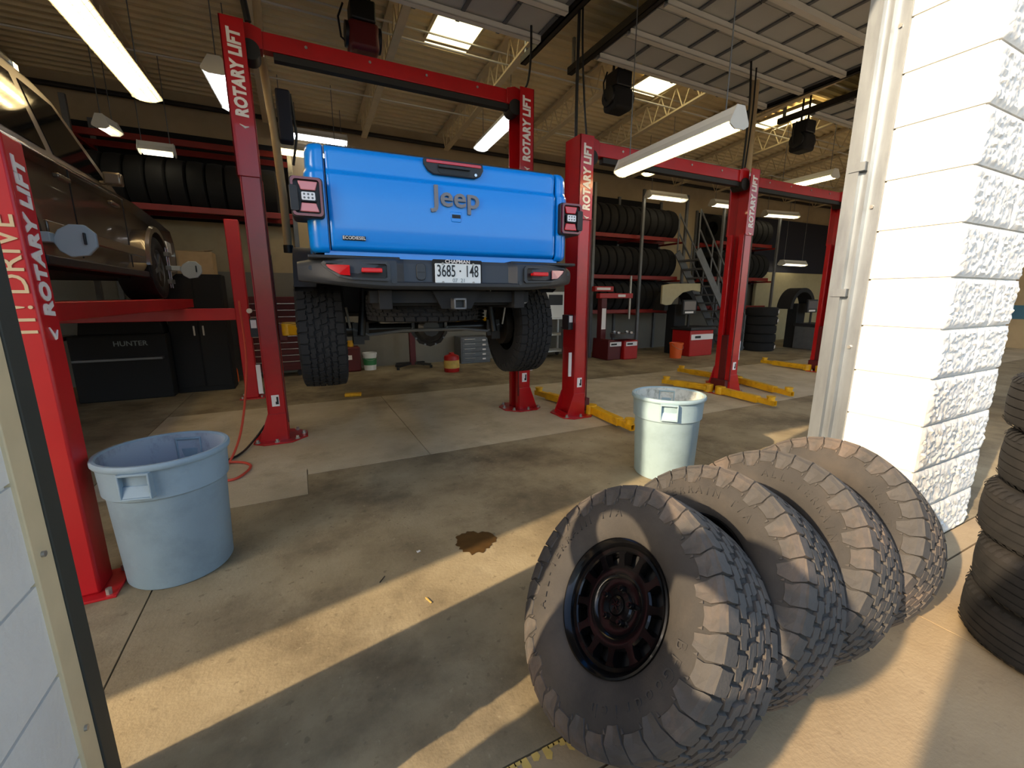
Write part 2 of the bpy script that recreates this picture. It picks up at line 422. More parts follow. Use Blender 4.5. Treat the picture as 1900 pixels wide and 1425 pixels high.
# ---- other walls
wb = MB().b2((X0, YB, 1.95), (X1, YB + 0.2, 5.1), 0).b2((X0, YB, 0), (X1, YB + 0.2, 1.95), 1)
wall_back = struct('wall_back', wb.mesh('wall_back', ['tan_wall', 'grey_wall'], 0))
wl = MB().b2((X0 - 0.2, 1.0, 0), (X0, YB + 0.2, 6)); wall_left = struct('wall_left', wl.mesh('wall_left', 'tan_wall', 0))
wr = MB().b2((X1, 1.0, 0), (X1 + 0.2, YB + 0.2, 6), 0).b2((X1 - 0.01, 1.37, 0.85), (X1, YB, 1.25), 1)
wall_right = struct('wall_right', wr.mesh('wall_right', ['tan_wall', 'blue_band'], 0))

# ---- ceiling: ribbed steel deck, open-web joists, bridging
mb = MB(); ys = []
y = 1.0
while y < YB + 0.1:
    ys += [(y, 0), (y + 0.05, 0), (y + 0.07, 0.04), (y + 0.13, 0.04)]; y += 0.15
ys.append((y, 0))
mb.grid([[(x, yy, deck_z(yy) + h) for yy, h in ys] for x in (X0 - 0.2, X1 + 0.2)])
mb.add([(X0 - 0.2, 1.0, 5.62), (X1 + 0.2, 1.0, 5.62), (X1 + 0.2, YB + 0.2, 4.97), (X0 - 0.2, YB + 0.2, 4.97)], [(0, 1, 2, 3)])
ceiling = struct('ceiling', mb.mesh('ceiling', 'ceiling_paint', 0))
mb = MB(); D = 0.40
y0, y1 = 1.37, 9.58
zt = lambda yy: deck_z(yy) - 0.02
mb.bar((0, y0, zt(y0)), (0, y1, zt(y1)), 0.13, 0.035)
mb.bar((0, y0 + 0.4, zt(y0 + .4) - D), (0, y1 - 0.4, zt(y1 - .4) - D), 0.10, 0.03)
n = 22
for k in range(n):
    ya = y0 + 0.2 + (y1 - y0 - 0.4) * k / n; yb = y0 + 0.2 + (y1 - y0 - 0.4) * (k + 1) / n; ym = (ya + yb) / 2
    mb.cyl((0, ya, zt(ya)), (0, ym, zt(ym) - D), 0.011, n=6); mb.cyl((0, ym, zt(ym) - D), (0, yb, zt(yb)), 0.011, n=6)
jm = mb.mesh('joist', 'joist_paint', 0)
for k in range(-6, 11): obj('joist', jm, ceiling, (1.42 + 1.62 * k, 0, 0))
rod = MB().cyl((X0, 0, 0), (X1, 0, 0), 0.012, n=6).mesh('bridging_rod', 'strut_white', 40)
for yy in (3.0, 4.6, 6.2, 7.8): obj('bridging_rod', rod, ceiling, (0, yy, deck_z(yy) - 0.36)); 
for yy in (3.1, 6.4): obj('bridging_rod', rod, ceiling, (0, yy, deck_z(yy) - 0.10))
# skylight panels let into the deck
for k, (a, b, c, d) in enumerate([(1.95, 2.62, 5.2, 6.85), (5.55, 6.2, 5.3, 6.65), (9.0, 9.7, 5.45, 6.7)]):
    wnd = struct('window_%d' % (k + 1), MB().b2((a, c, 0), (b, d, 0.012)).mesh('skylight', 'skylight', 0))
    wnd.location = (0, 0, deck_z((c + d) / 2) - 0.045); 
    wnd.rotation_euler = (0, 0, 0)
    fr = MB()
    for (p, q) in (((a, c), (b, c)), ((b, c), (b, d)), ((b, d), (a, d)), ((a, d), (a, c))): fr.bar((p[0], p[1], 0.02), (q[0], q[1], 0.02), 0.04, 0.05)
    fr.build('window_frame', 'joist_paint', wnd, smooth=0)
# ---- overhead sectional doors, rolled up flat under the roof
def overhead_door(num, xa, xb, zz, yend):
    root = struct('door_%d' % num, None); root.location = (0, 0, zz)
    np_ = 6; ph = 0.6; W = xb - xa
    pm = MB().b2((xa, 0, 0), (xb, ph - 0.012, 0.05))
    for k in range(8):
        x = xa + W * k / 7; x = min(max(x, xa + 0.03), xb - 0.03)
        pm.b2((x - 0.022, 0.0, -0.018), (x + 0.022, ph - 0.012, 0.0), 1)
    pme = pm.mesh('panel', ['door_panel', 'steel_grey'], 0)
    sm = MB().b2((xa + 0.02, -0.035, -0.07), (xb - 0.02, 0.035, -0.055)).b2((xa + 0.02, -0.035, -0.07), (xb - 0.02, -0.025, 0.0)).b2((xa + 0.02, 0.025, -0.07), (xb - 0.02, 0.035, 0.0)).mesh('strut', 'strut_white', 0)
    for k in range(np_):
        yy = yend - ph * (k + 1); obj('panel', pme, root, (0, yy, 0)); obj('strut', sm, root, (0, yy + 0.42, -0.015))
    for x in (xa - 0.06, xb + 0.06):
        MB().b2((x - 0.04, 1.6, -0.06), (x - 0.028, yend + 0.4, 0.03)).b2((x - 0.04, 1.6, -0.06), (x + 0.04, yend + 0.4, -0.048)).b2((x + 0.028, 1.6, -0.06), (x + 0.04, yend + 0.4, -0.02)).build('track', 'dark_steel', root, smooth=0)
        for yy in (yend - 1.4, yend + 0.3):
            MB().b2((x - 0.02, yy - 0.02, 0.0), (x + 0.02, yy + 0.02, deck_z(yy) - zz - 0.02)).build('hanger', 'galvanised', root, smooth=0)
    return root
overhead_door(1, -0.6, 2.96, 4.62, 5.35)
overhead_door(2, 3.94, 7.52, 4.74, 5.52)
overhead_door(3, -5.16, -1.58, 4.66, 5.35)
overhead_door(4, 8.5, 12.06, 4.74, 5.3)
# ---- galvanised jamb angle and door track on either side of the openings
def jamb(num, x, s, pr=1.0):
    s = s * pr
    # s = +1: fixed to a face that looks towards -x
    root = struct('trim_%d' % num, None); root.location = (x, 0, 0)
    H = 4.3
    MB().b2((-0.012 * s, 1.362, 0), (0.0, 1.425, H)).b2((-0.05 * s, 1.425, 0), (-0.012 * s, 1.432, H)).build('jamb_angle', 'galvanised', root, smooth=0)
    MB().b2((-0.03 * s, 1.432, 0), (0.0, 1.475, H)).build('jamb_strip', 'galvanised', root, smooth=0)
    MB().b2((-0.062 * s, 1.476, 0), (-0.056 * s, 1.53, H)).b2((-0.062 * s, 1.53, 0), (0.0, 1.536, H)).b2((-0.062 * s, 1.47, 0), (-0.02 * s, 1.476, H)).build('door_track', 'galvanised', root, smooth=0)
    for z in (0.5, 1.5, 2.2, 3.1, 3.9):
        MB().b2((-0.068 * s, 1.44, z), (-0.03 * s, 1.52, z + 0.045)).build('track_bracket', 'galvanised', root, smooth=0)
    for z in (0.35, 1.2, 2.0, 2.9): MB().cyl((-0.012 * s, 1.4, z), (-0.022 * s, 1.4, z), 0.011, n=6).build('bolt', 'bolt_steel', root)
    return root
jamb(1, 3.0, 1)
tl = struct('trim_2', None); tl.location = (-0.64, 0, 0)
MB().b2((-0.06, 1.366, 0), (0.004, 1.446, 4.3)).build('jamb_board', 'jamb_cream', tl, bev=0.003)
MB().b2((-0.05, 1.447, 0), (0.008, 1.525, 4.3)).build('weather_seal', 'seal_dark', tl, bev=0.003)
for z in (0.32, 0.86, 1.4, 2.0): MB().cyl((0.004, 1.40, z), (0.011, 1.40, z), 0.008, n=8).build('bolt', 'bolt_steel', tl)
jamb(3, 3.9, -1); jamb(4, 7.56, 1); jamb(5, -5.2, -1)
# hanging weather strip at the far edge of the block pillar
tag(MB().prism([(3.915, 0.1), (3.95, 0.1), (3.96, 0.5), (3.95, 0.75), (3.925, 0.78), (3.925, 0.4)], 'y', 1.2, 1.206).build('weather_strip', 'white', None), 'torn white weather strip hanging at the edge of the white block pillar', 'weather strip')
tag(MB().cyl((X0, 9.46, 4.62), (X1, 9.46, 4.62), 0.04, n=10).build('sprinkler_pipe', 'dark_steel'), 'long black sprinkler pipe running along the top of the back wall', 'pipe')
# ================================================================ TYRES AND WHEELS
TR, TW = 0.44, 0.32
def tread_r(wv): return 0.428 - 0.35 * wv * wv
def tyre_carcass():
    prof = [(0.224, -0.108), (0.232, -0.122), (0.25, -0.134), (0.28, -0.15), (0.32, -0.159), (0.36, -0.158), (0.395, -0.15), (0.414, -0.138), (0.4195, -0.12), (0.425, -0.08), (0.4275, 0.0)]
    prof = prof + [(r, -x) for r, x in prof[-2::-1]]
    prof += [(0.27, 0.118), (0.40, 0.10), (0.40, -0.10), (0.27, -0.118)]
    return MB().lathe(prof, 64, 'X', closed=True)
def tyre_tread(seed=1, lug=True):
    mb = MB(); N = 34; rs = random.Random(seed); dp = 2 * math.pi / N
    def pt(t, wv, h):
        r = tread_r(wv) + h
        return (wv, r * math.sin(t), r * math.cos(t))
    def blk(c, poly, h=0.010, sh=0.93):
        n = len(poly); ca = sum(p[0] for p in poly) / n; cw = sum(p[1] for p in poly) / n
        base = [pt(c + p[0] * dp, p[1], -0.003) for p in poly]
        top = [pt(c + (ca + (p[0] - ca) * sh) * dp, cw + (p[1] - cw) * sh, h) for p in poly]
        mb.add(base + top, [tuple(range(n, 2 * n))] + [(k, (k + 1) % n, n + (k + 1) % n, n + k) for k in range(n)])
    row1 = [(-0.5, 0.003), (-0.05, 0.001), (0.02, 0.013), (0.38, 0.011), (0.49, 0.035), (0.2, 0.0455), (0.12, 0.036), (-0.26, 0.041), (-0.42, 0.022)]
    row2 = [(-0.46, 0.049), (-0.02, 0.046), (0.08, 0.056), (0.45, 0.053), (0.48, 0.079), (0.1, 0.0905), (0.02, 0.082), (-0.4, 0.087)]
    sh_ = [(-0.45, 0.093), (-0.04, 0.097), (0.06, 0.086), (0.42, 0.092), (0.47, 0.12), (0.46, 0.145), (-0.46, 0.145), (-0.43, 0.118)]
    for s in (1, -1):
        for k in range(N):
            t = (k + (0.5 if s < 0 else 0)) * dp
            f = lambda poly, o=0.0: [((a + o) * s, b * s) for a, b in poly]
            blk(t, f(row1)); blk(t, f(row2, 0.5)); blk(t, f(sh_, 0.15))
            # sidewall lug below the shoulder block
            if lug:
                lo = 0.345 if k % 2 else 0.368
                path = [(0.1445, 0.4262), (0.1535, 0.410), (0.1595, 0.388), (0.1635, lo)]
                aw = [0.46, 0.47, 0.44, 0.26 if k % 2 else 0.38]; ao = [0.15, 0.2, 0.3, 0.22]
                P = []
                for (x, r), hw, oo in zip(path, aw, ao):
                    for q in (-1, -0.1, 0.1, 1):
                        tt = t + (oo + hw * q) * s * dp; xx = x - (0.004 if abs(q) < 0.5 and hw < 0.465 else 0); P.append((xx * s, r * math.sin(tt), r * math.cos(tt)))
                nb = len(P)
                for (x, r), hw, oo in zip(path, aw, ao):
                    for q in (-1, -0.1, 0.1, 1):
                        tt = t + (oo + hw * q * 1.04) * s * dp; P.append(((x - 0.014) * s, (r - 0.006) * math.sin(tt), (r - 0.006) * math.cos(tt)))
                F = []
                for i in range(3):
                    for j in range(3): F.append((i * 4 + j, i * 4 + j + 1, i * 4 + j + 5, i * 4 + j + 4))
                per = [0, 1, 2, 3, 7, 11, 15, 14, 13, 12, 8, 4]
                for i in range(12): a, b = per[i], per[(i + 1) % 12]; F.append((a, b, nb + b, nb + a))
                mb.add(P, F)
                # little wedge between the lugs
                a0 = t + (0.66 if s > 0 else -0.66) * dp
                rr = [(0.366, -0.10), (0.366, 0.02), (0.352, -0.08)]
                mb.add([(0.1625 * s, r * math.sin(a0 + q * dp), r * math.cos(a0 + q * dp)) for r, q in rr] + [(0.152 * s, r * math.sin(a0 + q * dp), r * math.cos(a0 + q * dp)) for r, q in rr], [(0, 1, 2), (0, 3, 4, 1), (1, 4, 5, 2), (2, 5, 3, 0)])
    return mb
ME_CARC = tyre_carcass().mesh('tyre', 'rubber', 60)
ME_TREAD = tyre_tread().mesh('tread', 'tread_rubber', 0)
def arc_text(t, r, mid, x, size):
    # raised characters on the outer sidewall (face looks to -x), reading clockwise
    mb = MB(); step = size * 0.86 / r
    for i, ch in enumerate(t):
        if ch == ' ': continue
        me = text_mesh(ch, size, 0.004, 0.0, 0.0, 'rubber')
        ang = mid + (i - (len(t) - 1) / 2) * step       # clockwise from the top as seen from -x
        up = Vector((0, -math.sin(ang), math.cos(ang))); rt = Vector((0, -math.cos(ang), -math.sin(ang)))
        m = frame(up * r + Vector((x, 0, 0)), rt, up)
        o = len(mb.v); mb.v += [tuple(m @ v.co) for v in me.vertices]; mb.f += [tuple(i2 + o for i2 in p.vertices) for p in me.polygons]; mb.mi += [0] * len(me.polygons)
    return mb
ME_SIDE = arc_text('ALL-TERRAIN T/A', 0.312, R(-78), -0.1565, 0.046).join(arc_text('BFGoodrich', 0.312, R(112), -0.1565, 0.05)).mesh('sidewall_lettering', 'rubber', 0, False)
# rim: lip, barrel, twelve-window face, hub, five lug pockets
def rim_parts():
    lip = MB().lathe([(0.229, -0.116), (0.2285, -0.126), (0.222, -0.128), (0.216, -0.122), (0.2065, -0.112), (0.203, -0.10), (0.196, -0.06), (0.19, 0.0), (0.196, 0.08), (0.215, 0.11), (0.228, 0.116), (0.224, 0.09), (0.21, 0.0), (0.22, -0.08)], 64, 'X', closed=True).mesh('rim_barrel', 'rim_black', 40)
    f = MB()
    n = 12
    def P(r, t, x): return (x, r * math.sin(t), r * math.cos(t))
    # outer ring carrying the windows, then the dished centre disc
    f.lathe([(0.206, -0.098), (0.190, -0.094), (0.186, -0.088), (0.188, -0.07), (0.206, -0.07)], 64, 'X', closed=True)
    f.lathe([(0.142, -0.086), (0.136, -0.092), (0.112, -0.093), (0.100, -0.089), (0.094, -0.083), (0.07, -0.08), (0.06, -0.082), (0.055, -0.089), (0.036, -0.091), (0.033, -0.086), (0.006, -0.086), (0.006, -0.05), (0.136, -0.05), (0.142, -0.065)], 60, 'X', closed=True)
    for k in range(n):
        t = 2 * math.pi * k / n; d = 2 * math.pi / n
        ho = 0.20 * d; hi = 0.26 * d
        xs = -0.092
        top = [P(0.130, t - hi, xs), P(0.150, t - 0.16 * d, xs), P(0.176, t - 0.13 * d, xs - 0.002), P(0.190, t - ho, xs), P(0.190, t + ho, xs), P(0.176, t + 0.13 * d, xs - 0.002), P(0.150, t + 0.16 * d, xs), P(0.130, t + hi, xs)]
        bot = [P(0.130, t - hi * 1.2, -0.06), P(0.150, t - 0.24 * d, -0.06), P(0.176, t - 0.22 * d, -0.06), P(0.190, t - ho * 1.3, -0.06), P(0.190, t + ho * 1.3, -0.06), P(0.176, t + 0.22 * d, -0.06), P(0.150, t + 0.24 * d, -0.06), P(0.130, t + hi * 1.2, -0.06)]
        f.add(top + bot, [tuple(range(8))] + [(i, (i + 1) % 8, 8 + (i + 1) % 8, 8 + i) for i in range(8)])
    face = f.mesh('rim_face', 'rim_black', 35)
    back = MB().lathe([(0.19, -0.03), (0.12, -0.03), (0.05, -0.045)], 40, 'X').mesh('rim_shade_plate', 'soft_black', 40)  # black plate stands in for the shade behind the rim windows
    lug = MB()
    cap = MB().lathe([(0.033, -0.088), (0.031, -0.094), (0.024, -0.096), (0.0, -0.097)], 30, 'X')
    for k in range(5):
        t = 2 * math.pi * k / 5 + 0.3
        c = P(0.058, t, 0); lug.cyl((-0.086, c[1], c[2]), (-0.099, c[1], c[2]), 0.0125, 0.0115, n=12); lug.cyl((-0.099, c[1], c[2]), (-0.108, c[1], c[2]), 0.009, 0.007, n=6)
    em = MB()
    for t in (0, 60, 120): em.bar((-0.0985, 0.017 * math.sin(R(t)), 0.017 * math.cos(R(t))), (-0.0985, -0.017 * math.sin(R(t)), -0.017 * math.cos(R(t))), 0.004, 0.004, (1, 0, 0))
    return lip, face, back, lug.mesh('lug_nuts', 'rim_black', 35), cap.mesh('centre_cap', 'rim_black', 35), em.mesh('cap_emblem', 'rim_black', 0)
RIM = rim_parts()
ME_CARC_DK = ME_CARC.copy(); ME_CARC_DK.materials.clear(); ME_CARC_DK.materials.append(M('rubber_dark'))
ME_TREAD_DK = ME_TREAD.copy(); ME_TREAD_DK.materials.clear(); ME_TREAD_DK.materials.append(M('rubber_dark'))
def make_wheel(label, loc, rz, roll, group, lean=0.0):
    root = thing('truck_wheel', label, 'wheel', loc, 0, group)
    root.rotation_euler = (0, lean, rz)
    up = (0, 0, TR)
    t = obj('tyre', ME_CARC, root, up, (roll, 0, 0)); obj('tread', ME_TREAD, t)['kind'] = 'stuff'
    obj('sidewall_lettering', ME_SIDE, t)['kind'] = 'stuff'
    rim = obj('rim', RIM[1], root, up, (roll, 0, 0)); obj('rim_barrel', RIM[0], rim); obj('rim_shade', RIM[2], rim); obj('lug_nuts', RIM[3], rim)['kind'] = 'stuff'; c = obj('centre_cap', RIM[4], rim)
    obj('cap_emblem', RIM[5], rim)
    return root
wg = 'big black all-terrain wheels in a row before the white pillar'
for (x, y, lean, roll, lab) in [(0.95, 0.97, 0.61, 0.0, 'black wheel with full view of its twelve-window rim, first of the row'), (1.335, 0.985, 0.585, 0.9, 'second wheel of the row, between the fully seen rim and the dusty wheel'),
        (1.715, 0.99, 0.58, 2.0, 'dusty brown-treaded wheel, third of the row towards the white pillar'), (2.11, 1.0, 0.58, 2.9, 'last wheel of the row, nearest to the white block pillar')]:
    # the wheels lean like dominoes; x, y is the hub
    S = 0.95; rz = -0.04
    m = Matrix.Rotation(rz, 3, 'Z') @ Matrix.Rotation(lean, 3, 'Y')
    hub = Vector((x, y, S * (TR * math.cos(lean) + 0.146 * math.sin(lean)) + 0.004)); base = hub - m @ Vector((0, 0, TR * S))
    wh = make_wheel(lab, base, rz, roll, wg, lean); wh.scale = (S, S, S)

# road tyres: five rib grooves
def road_tyre(r, wd, rin, detail=40):
    h = wd / 2; pr = [(rin, -h * 0.8), (rin + 0.02, -h * 0.92), ((r + rin) / 2, -h), (r - 0.045, -h * 0.94), (r - 0.018, -h * 0.84), (r - 0.012, -h * 0.8)]
    ribs = 5; x = -h * 0.8; st = 1.6 * h / ribs
    for k in range(ribs):
        a, b = x + k * st, x + (k + 1) * st; bul = lambda q: -0.012 * (abs(q) / h) ** 2
        pr += [(r + bul(a), a + st * 0.06), (r + bul(b), b - st * 0.10)]
        if k < ribs - 1: pr += [(r - 0.010, b - st * 0.06), (r - 0.010, b + st * 0.02)]
    pr += [(a_, -b_) for a_, b_ in pr[5::-1]]
    pr += [(rin + 0.03, h * 0.7), (r - 0.04, h * 0.7), (r - 0.04, -h * 0.7), (rin + 0.03, -h * 0.7)]
    return MB().lathe(pr, detail, 'Z', closed=True)
def road_tread(r, wd, n=56):
    mb = MB(); h = wd / 2
    for k in range(n):
        t = 2 * math.pi * k / n
        for s in (-1, 1):
            P = []
            for (rr, zz) in ((r - 0.006, h * 0.72), (r - 0.02, h * 0.88), (r - 0.04, h * 0.97)):
                for q in (-0.3, 0.3):
                    a = t + q * 2 * math.pi / n; P.append(((rr + 0.006) * math.cos(a), (rr + 0.006) * math.sin(a), zz * s))
            mb.add(P, [(0, 1, 3, 2), (2, 3, 5, 4)])
    return mb
ME_ROAD = road_tyre(0.345, 0.235, 0.215).mesh('tyre', 'rubber_plain', 50); ME_ROADT = road_tread(0.345, 0.235).mesh('shoulder_blocks', 'rubber_plain', 0, False)
st = [(2.80, 0.315, 0.0), (2.765, 0.30, 0.01), (2.79, 0.325, -0.012), (2.83, 0.31, 0.015), (2.855, 0.335, -0.01), ]
ords = ['bottom tyre of the stack of worn tyres beside the white pillar', 'second tyre from the ground in the stack by the white pillar', 'middle tyre of the stack of worn tyres by the white pillar', 'tyre just under the top one in the stack by the white pillar', 'topmost tyre of the stack of worn tyres by the white pillar']
for k, (x, y, tl) in enumerate(st):
    o = obj('road_tyre', ME_ROAD, None, (x, y, 0.119 + 0.2365 * k), (tl * 0.3, tl * 0.3, k * 1.3)); tag(o, ords[k], 'tyre', 'tyres stacked outside by the pillar')
    obj('shoulder_blocks', ME_ROADT, o)['kind'] = 'stuff'

ords = ['bottom tyre of the stack outside the left door jamb', 'second tyre from the ground in the stack outside the left jamb', 'third tyre from the ground in the stack outside the left jamb', 'fourth tyre from the ground in the stack outside the left jamb', 'highest flat tyre of the stack outside the left jamb']
for k, (x, y) in enumerate([(-1.0, 0.49), (-1.01, 0.48), (-0.99, 0.50), (-1.0, 0.49), (-1.005, 0.485)]):
    o = obj('road_tyre', ME_ROAD, None, (x, y, 0.13 + 0.2585 * k), (0, 0, k * 1.1)); o.scale = (0.93, 0.93, 1.09); tag(o, ords[k], 'tyre', 'tyres stacked outside by the left jamb'); obj('shoulder_blocks', ME_ROADT, o)['kind'] = 'stuff'
for (y, x, z, s, lab) in [(0.67, -0.92, 1.294, 0.68, 'small tyre standing upright on the stack outside the left jamb'), (0.27, -1.13, 1.294, 0.78, 'slightly larger small tyre standing upright on the stack outside the left jamb')]:
    o = obj('small_tyre', ME_ROAD, None, (x, y, z + 0.345 * s), (0, R(90), 0)); o.scale = (s, s, s); tag(o, lab, 'tyre', 'small tyres standing on the left stack')
# ================================================================ RUBBISH BINS
def make_can(label, loc, rz, mo, mi, writing=None):
    root = thing('rubbish_bin', label, 'bin', loc, rz)
    H = 0.70
    prof = [(0.0, 0.0), (0.235, 0.0), (0.243, 0.012), (0.262, 0.50), (0.264, 0.505), (0.276, 0.515), (0.282, 0.66), (0.283, 0.668), (0.294, 0.668), (0.298, 0.674), (0.298, 0.692), (0.292, 0.70), (0.278, 0.70), (0.272, 0.69)]
    MB().lathe(prof, 56, 'Z').build('body', mo, root, smooth=40)
    MB().lathe([(0.272, 0.69), (0.266, 0.52), (0.25, 0.5), (0.23, 0.02), (0.0, 0.02)], 48, 'Z').build('inside', mi, root, smooth=40)
    for s in (0, math.pi):
        h = MB(); r = 0.277
        # framed hand hold: two cheeks, sill, back plate
        a = 0.062
        for q in (-1, 1): h.b2((q * a - 0.005, -r - 0.028, 0.535), (q * a + 0.005, -r + 0.02, 0.668))
        h.b2((-a, -r - 0.028, 0.535), (a, -r + 0.02, 0.545)); h.prism([(-r - 0.026, 0.545), (-r + 0.012, 0.545), (-r + 0.012, 0.60), (-r - 0.005, 0.60)], 'x', -a, a)
        h.b2((-a, -r - 0.028, 0.655), (a, -r + 0.02, 0.668))
        hh = h.build('handle', mo, root, rot=(0, 0, s), bev=0.003)
    for t in (0.9, 2.6, 4.1):
        pass
    return root
make_can('blue-grey plastic rubbish bin in front of the red lift post', (-0.715, 2.80, 0.003), R(-12), 'can_grey', 'can_inside')
make_can('pale grey plastic rubbish bin behind the row of wheels', (2.74, 2.55, 0.003), R(-44), 'can_pale', 'can_inside_pale')

# ================================================================ TWO-POST LIFTS
def make_lift(label, loc, wd, H, cover, arms, mats=('lift_red',), group='red two-post car lifts', carriage=(0.25, 0.25), text_on=(1, 1), zext=None):
    """columns at x=0 and x=wd; the open channel faces inward"""
    root = thing('two_post_lift', label, 'lift', loc, 0, group)
    cw, cd = 0.165, 0.27
    for ci, (cx, s) in enumerate(((0.0, 1), (wd, -1))):
        col = MB()
        col.b2((cx - s * cw / 2, -cd / 2, 0.012), (cx - s * (cw / 2 - 0.012), cd / 2, cover))
        for q in (-1, 1):
            col.b2((cx - s * (cw / 2 - 0.012), q * cd / 2, 0.012), (cx + s * cw / 2, q * (cd / 2 - 0.012), cover))
            col.b2((cx + s * cw / 2, q * cd / 2, 0.012), (cx + s * (cw / 2 + 0.012), q * (cd / 2 - 0.075), cover))
            col.b2((cx + s * (cw / 2 - 0.05), q * (cd / 2 - 0.062), 0.012), (cx + s * (cw / 2), q * (cd / 2 - 0.075), cover))
        c = col.build('column', 'lift_red', root, bev=0.003)
        MB().b2((cx - 0.02 * s, -0.03, 0.4), (cx - 0.035 * s, 0.03, cover - 0.02)).build('lift_chain', 'black', c)
        # wider top extension carrying the lettering
        ext = MB(); e = 0.018
        ext.b2((cx - s * (cw / 2 + e), -cd / 2 - e, cover - 0.02), (cx - s * (cw / 2 - 0.012 + e), cd / 2 + e, H))
        for q in (-1, 1): ext.b2((cx - s * (cw / 2 + e), q * (cd / 2 + e), cover - 0.02), (cx + s * (cw / 2 + 0.005), q * (cd / 2 + e - 0.012), H))
        ex = ext.build('column_extension', 'lift_red', root, bev=0.003)
        if text_on[ci]:
            sz = 0.185
            m = frame((cx + 0.004, -cd / 2 - e - 0.003, H - 0.05 - 0.40), (0, 0, 1), (-1, 0, 0))
            text('ROTARY LIFT', 0.135, m, ex, bold=0.05, shear=0.1, depth=0.002, xs=0.82, space=1.07)
            a = MB()
            pts = [(cx + 0.042 - 0.0, -cd / 2 - e - 0.003, H - 0.05 - 0.845 + 0.02), (cx + 0.01, -cd / 2 - e - 0.003, H - 0.885), (cx - 0.03, -cd / 2 - e - 0.003, H - 0.86)]
            a.tube(pts, [0.004, 0.011, 0.003], 6); a.build('logo_arc', 'letter_white', ex)
        # flared foot and base plate
        ft = MB()
        for q in (-1, 1): ft.prism([(cx - s * 0.19, 0.012), (cx + s * cw / 2, 0.012), (cx + s * cw / 2, 0.3), (cx - s * (cw / 2), 0.30)] if s > 0 else [(cx - s * 0.19, 0.012), (cx - s * (cw / 2), 0.30), (cx + s * cw / 2, 0.3), (cx + s * cw / 2, 0.012)], 'y', q * (cd / 2 + 0.001), q * (cd / 2 + 0.014))
        ft.prism([(-cd / 2, 0.012), (cd / 2, 0.012), (cd / 2, 0.05), (-cd / 2, 0.05)], 'x', cx - s * 0.15, cx - s * 0.16)
        ft.build('foot_gusset', 'lift_red', root, bev=0.002)
        pl = MB().prism([(cx - s * 0.24, -0.16), (cx - s * 0.14, -0.25), (cx + s * 0.12, -0.25), (cx + s * 0.27, -0.10), (cx + s * 0.27, 0.10), (cx + s * 0.12, 0.25), (cx - s * 0.14, 0.25), (cx - s * 0.24, 0.16)], 'z', 0.0, 0.016)
        bp = pl.build('base_plate', 'lift_red', root, bev=0.003)
        for (bx, by) in ((-0.2, -0.17), (-0.02, -0.215), (0.17, -0.17), (0.235, 0.0), (0.17, 0.17), (-0.02, 0.215)):
            MB().cyl((cx + s * bx, by, 0.016), (cx + s * bx, by, 0.026), 0.024, n=10).cyl((cx + s * bx, by, 0.026), (cx + s * bx, by, 0.05), 0.015, n=6).build('anchor_bolt', 'bolt_steel', bp)
        # carriage
        z = carriage[ci]
        cb = MB().b2((cx - s * 0.03, -0.058, z - 0.10), (cx + s * 0.10, 0.058, z + 0.75)).b2((cx + s * 0.10, -0.13, z - 0.10), (cx + s * 0.17, 0.13, z + 0.06))
        cr = cb.build('carriage', 'dark_red', root, bev=0.003)
        st = MB().b2((cx - 0.035, -cd / 2 - 0.002, 0.38), (cx + 0.035, -cd / 2 - 0.001, 0.50)).build('warning_sticker', 'letter_white', c)
        MB().prism([(cx + 0.0, 0.40), (cx + 0.028, 0.40), (cx + 0.028, 0.48), (cx + 0.01, 0.48), (cx + 0.01, 0.43), (cx + 0.0, 0.43)], 'y', -cd / 2 - 0.004, -cd / 2 - 0.002).build('sticker_pictogram', 'black', c)
        # lock release box on the outer side with its white labels
        lb = MB().b2((cx - s * (cw / 2), -0.08, 1.1), (cx - s * (cw / 2 + 0.07), 0.06, 1.28)).build('lock_box', 'black_plastic', root, bev=0.004)
        MB().b2((cx - s * (cw / 2 + 0.01), -0.083, 1.19), (cx - s * (cw / 2 + 0.06), -0.081, 1.27)).build('lock_label', 'letter_white', lb)
        hd = MB().b2((cx - s * (cw / 2 + 0.02), -0.10, 0.52), (cx - s * (cw / 2 + 0.06), -0.085, 0.82)).build('safety_decal', 'letter_white', root)
        # hydraulic hose and cable along the flange
        MB().tube([(cx + s * 0.1, -cd / 2 - 0.012, 0.2), (cx + s * 0.085, -cd / 2 - 0.016, 1.2), (cx + s * 0.09, -cd / 2 - 0.016, cover)], 0.008, 6).build('hydraulic_hose', 'dark_red', root)
    # overhead beam
    bz = H - 0.09
    beam = MB().b2((0.06, -0.055, bz - 0.075), (wd - 0.06, 0.055, bz + 0.075)).build('overhead_beam', 'lift_red', root, bev=0.006)
    MB().b2((0.30, -0.05, bz - 0.14), (wd - 0.08, 0.03, bz - 0.077)).build('shutoff_bar', 'dark_steel', root, bev=0.004)
    for cx, s in ((0.0, 1), (wd, -1)):
        MB().cyl((cx + s * 0.11, -0.09, bz - 0.11), (cx + s * 0.11, 0.09, bz - 0.11), 0.085, n=20).build('beam_pulley', 'dark_steel', root)
        MB().prism([(cx + s * 0.03, bz - 0.12), (cx + s * 0.22, bz - 0.08), (cx + s * 0.22, bz + 0.08), (cx + s * 0.12, bz + 0.11), (cx + s * 0.03, bz + 0.09)] if s > 0 else [(cx + s * 0.03, bz - 0.12), (cx + s * 0.03, bz + 0.09), (cx + s * 0.12, bz + 0.11), (cx + s * 0.22, bz + 0.08), (cx + s * 0.22, bz - 0.08)], 'y', -0.075, 0.075).build('beam_bracket', 'lift_red', root, bev=0.004)
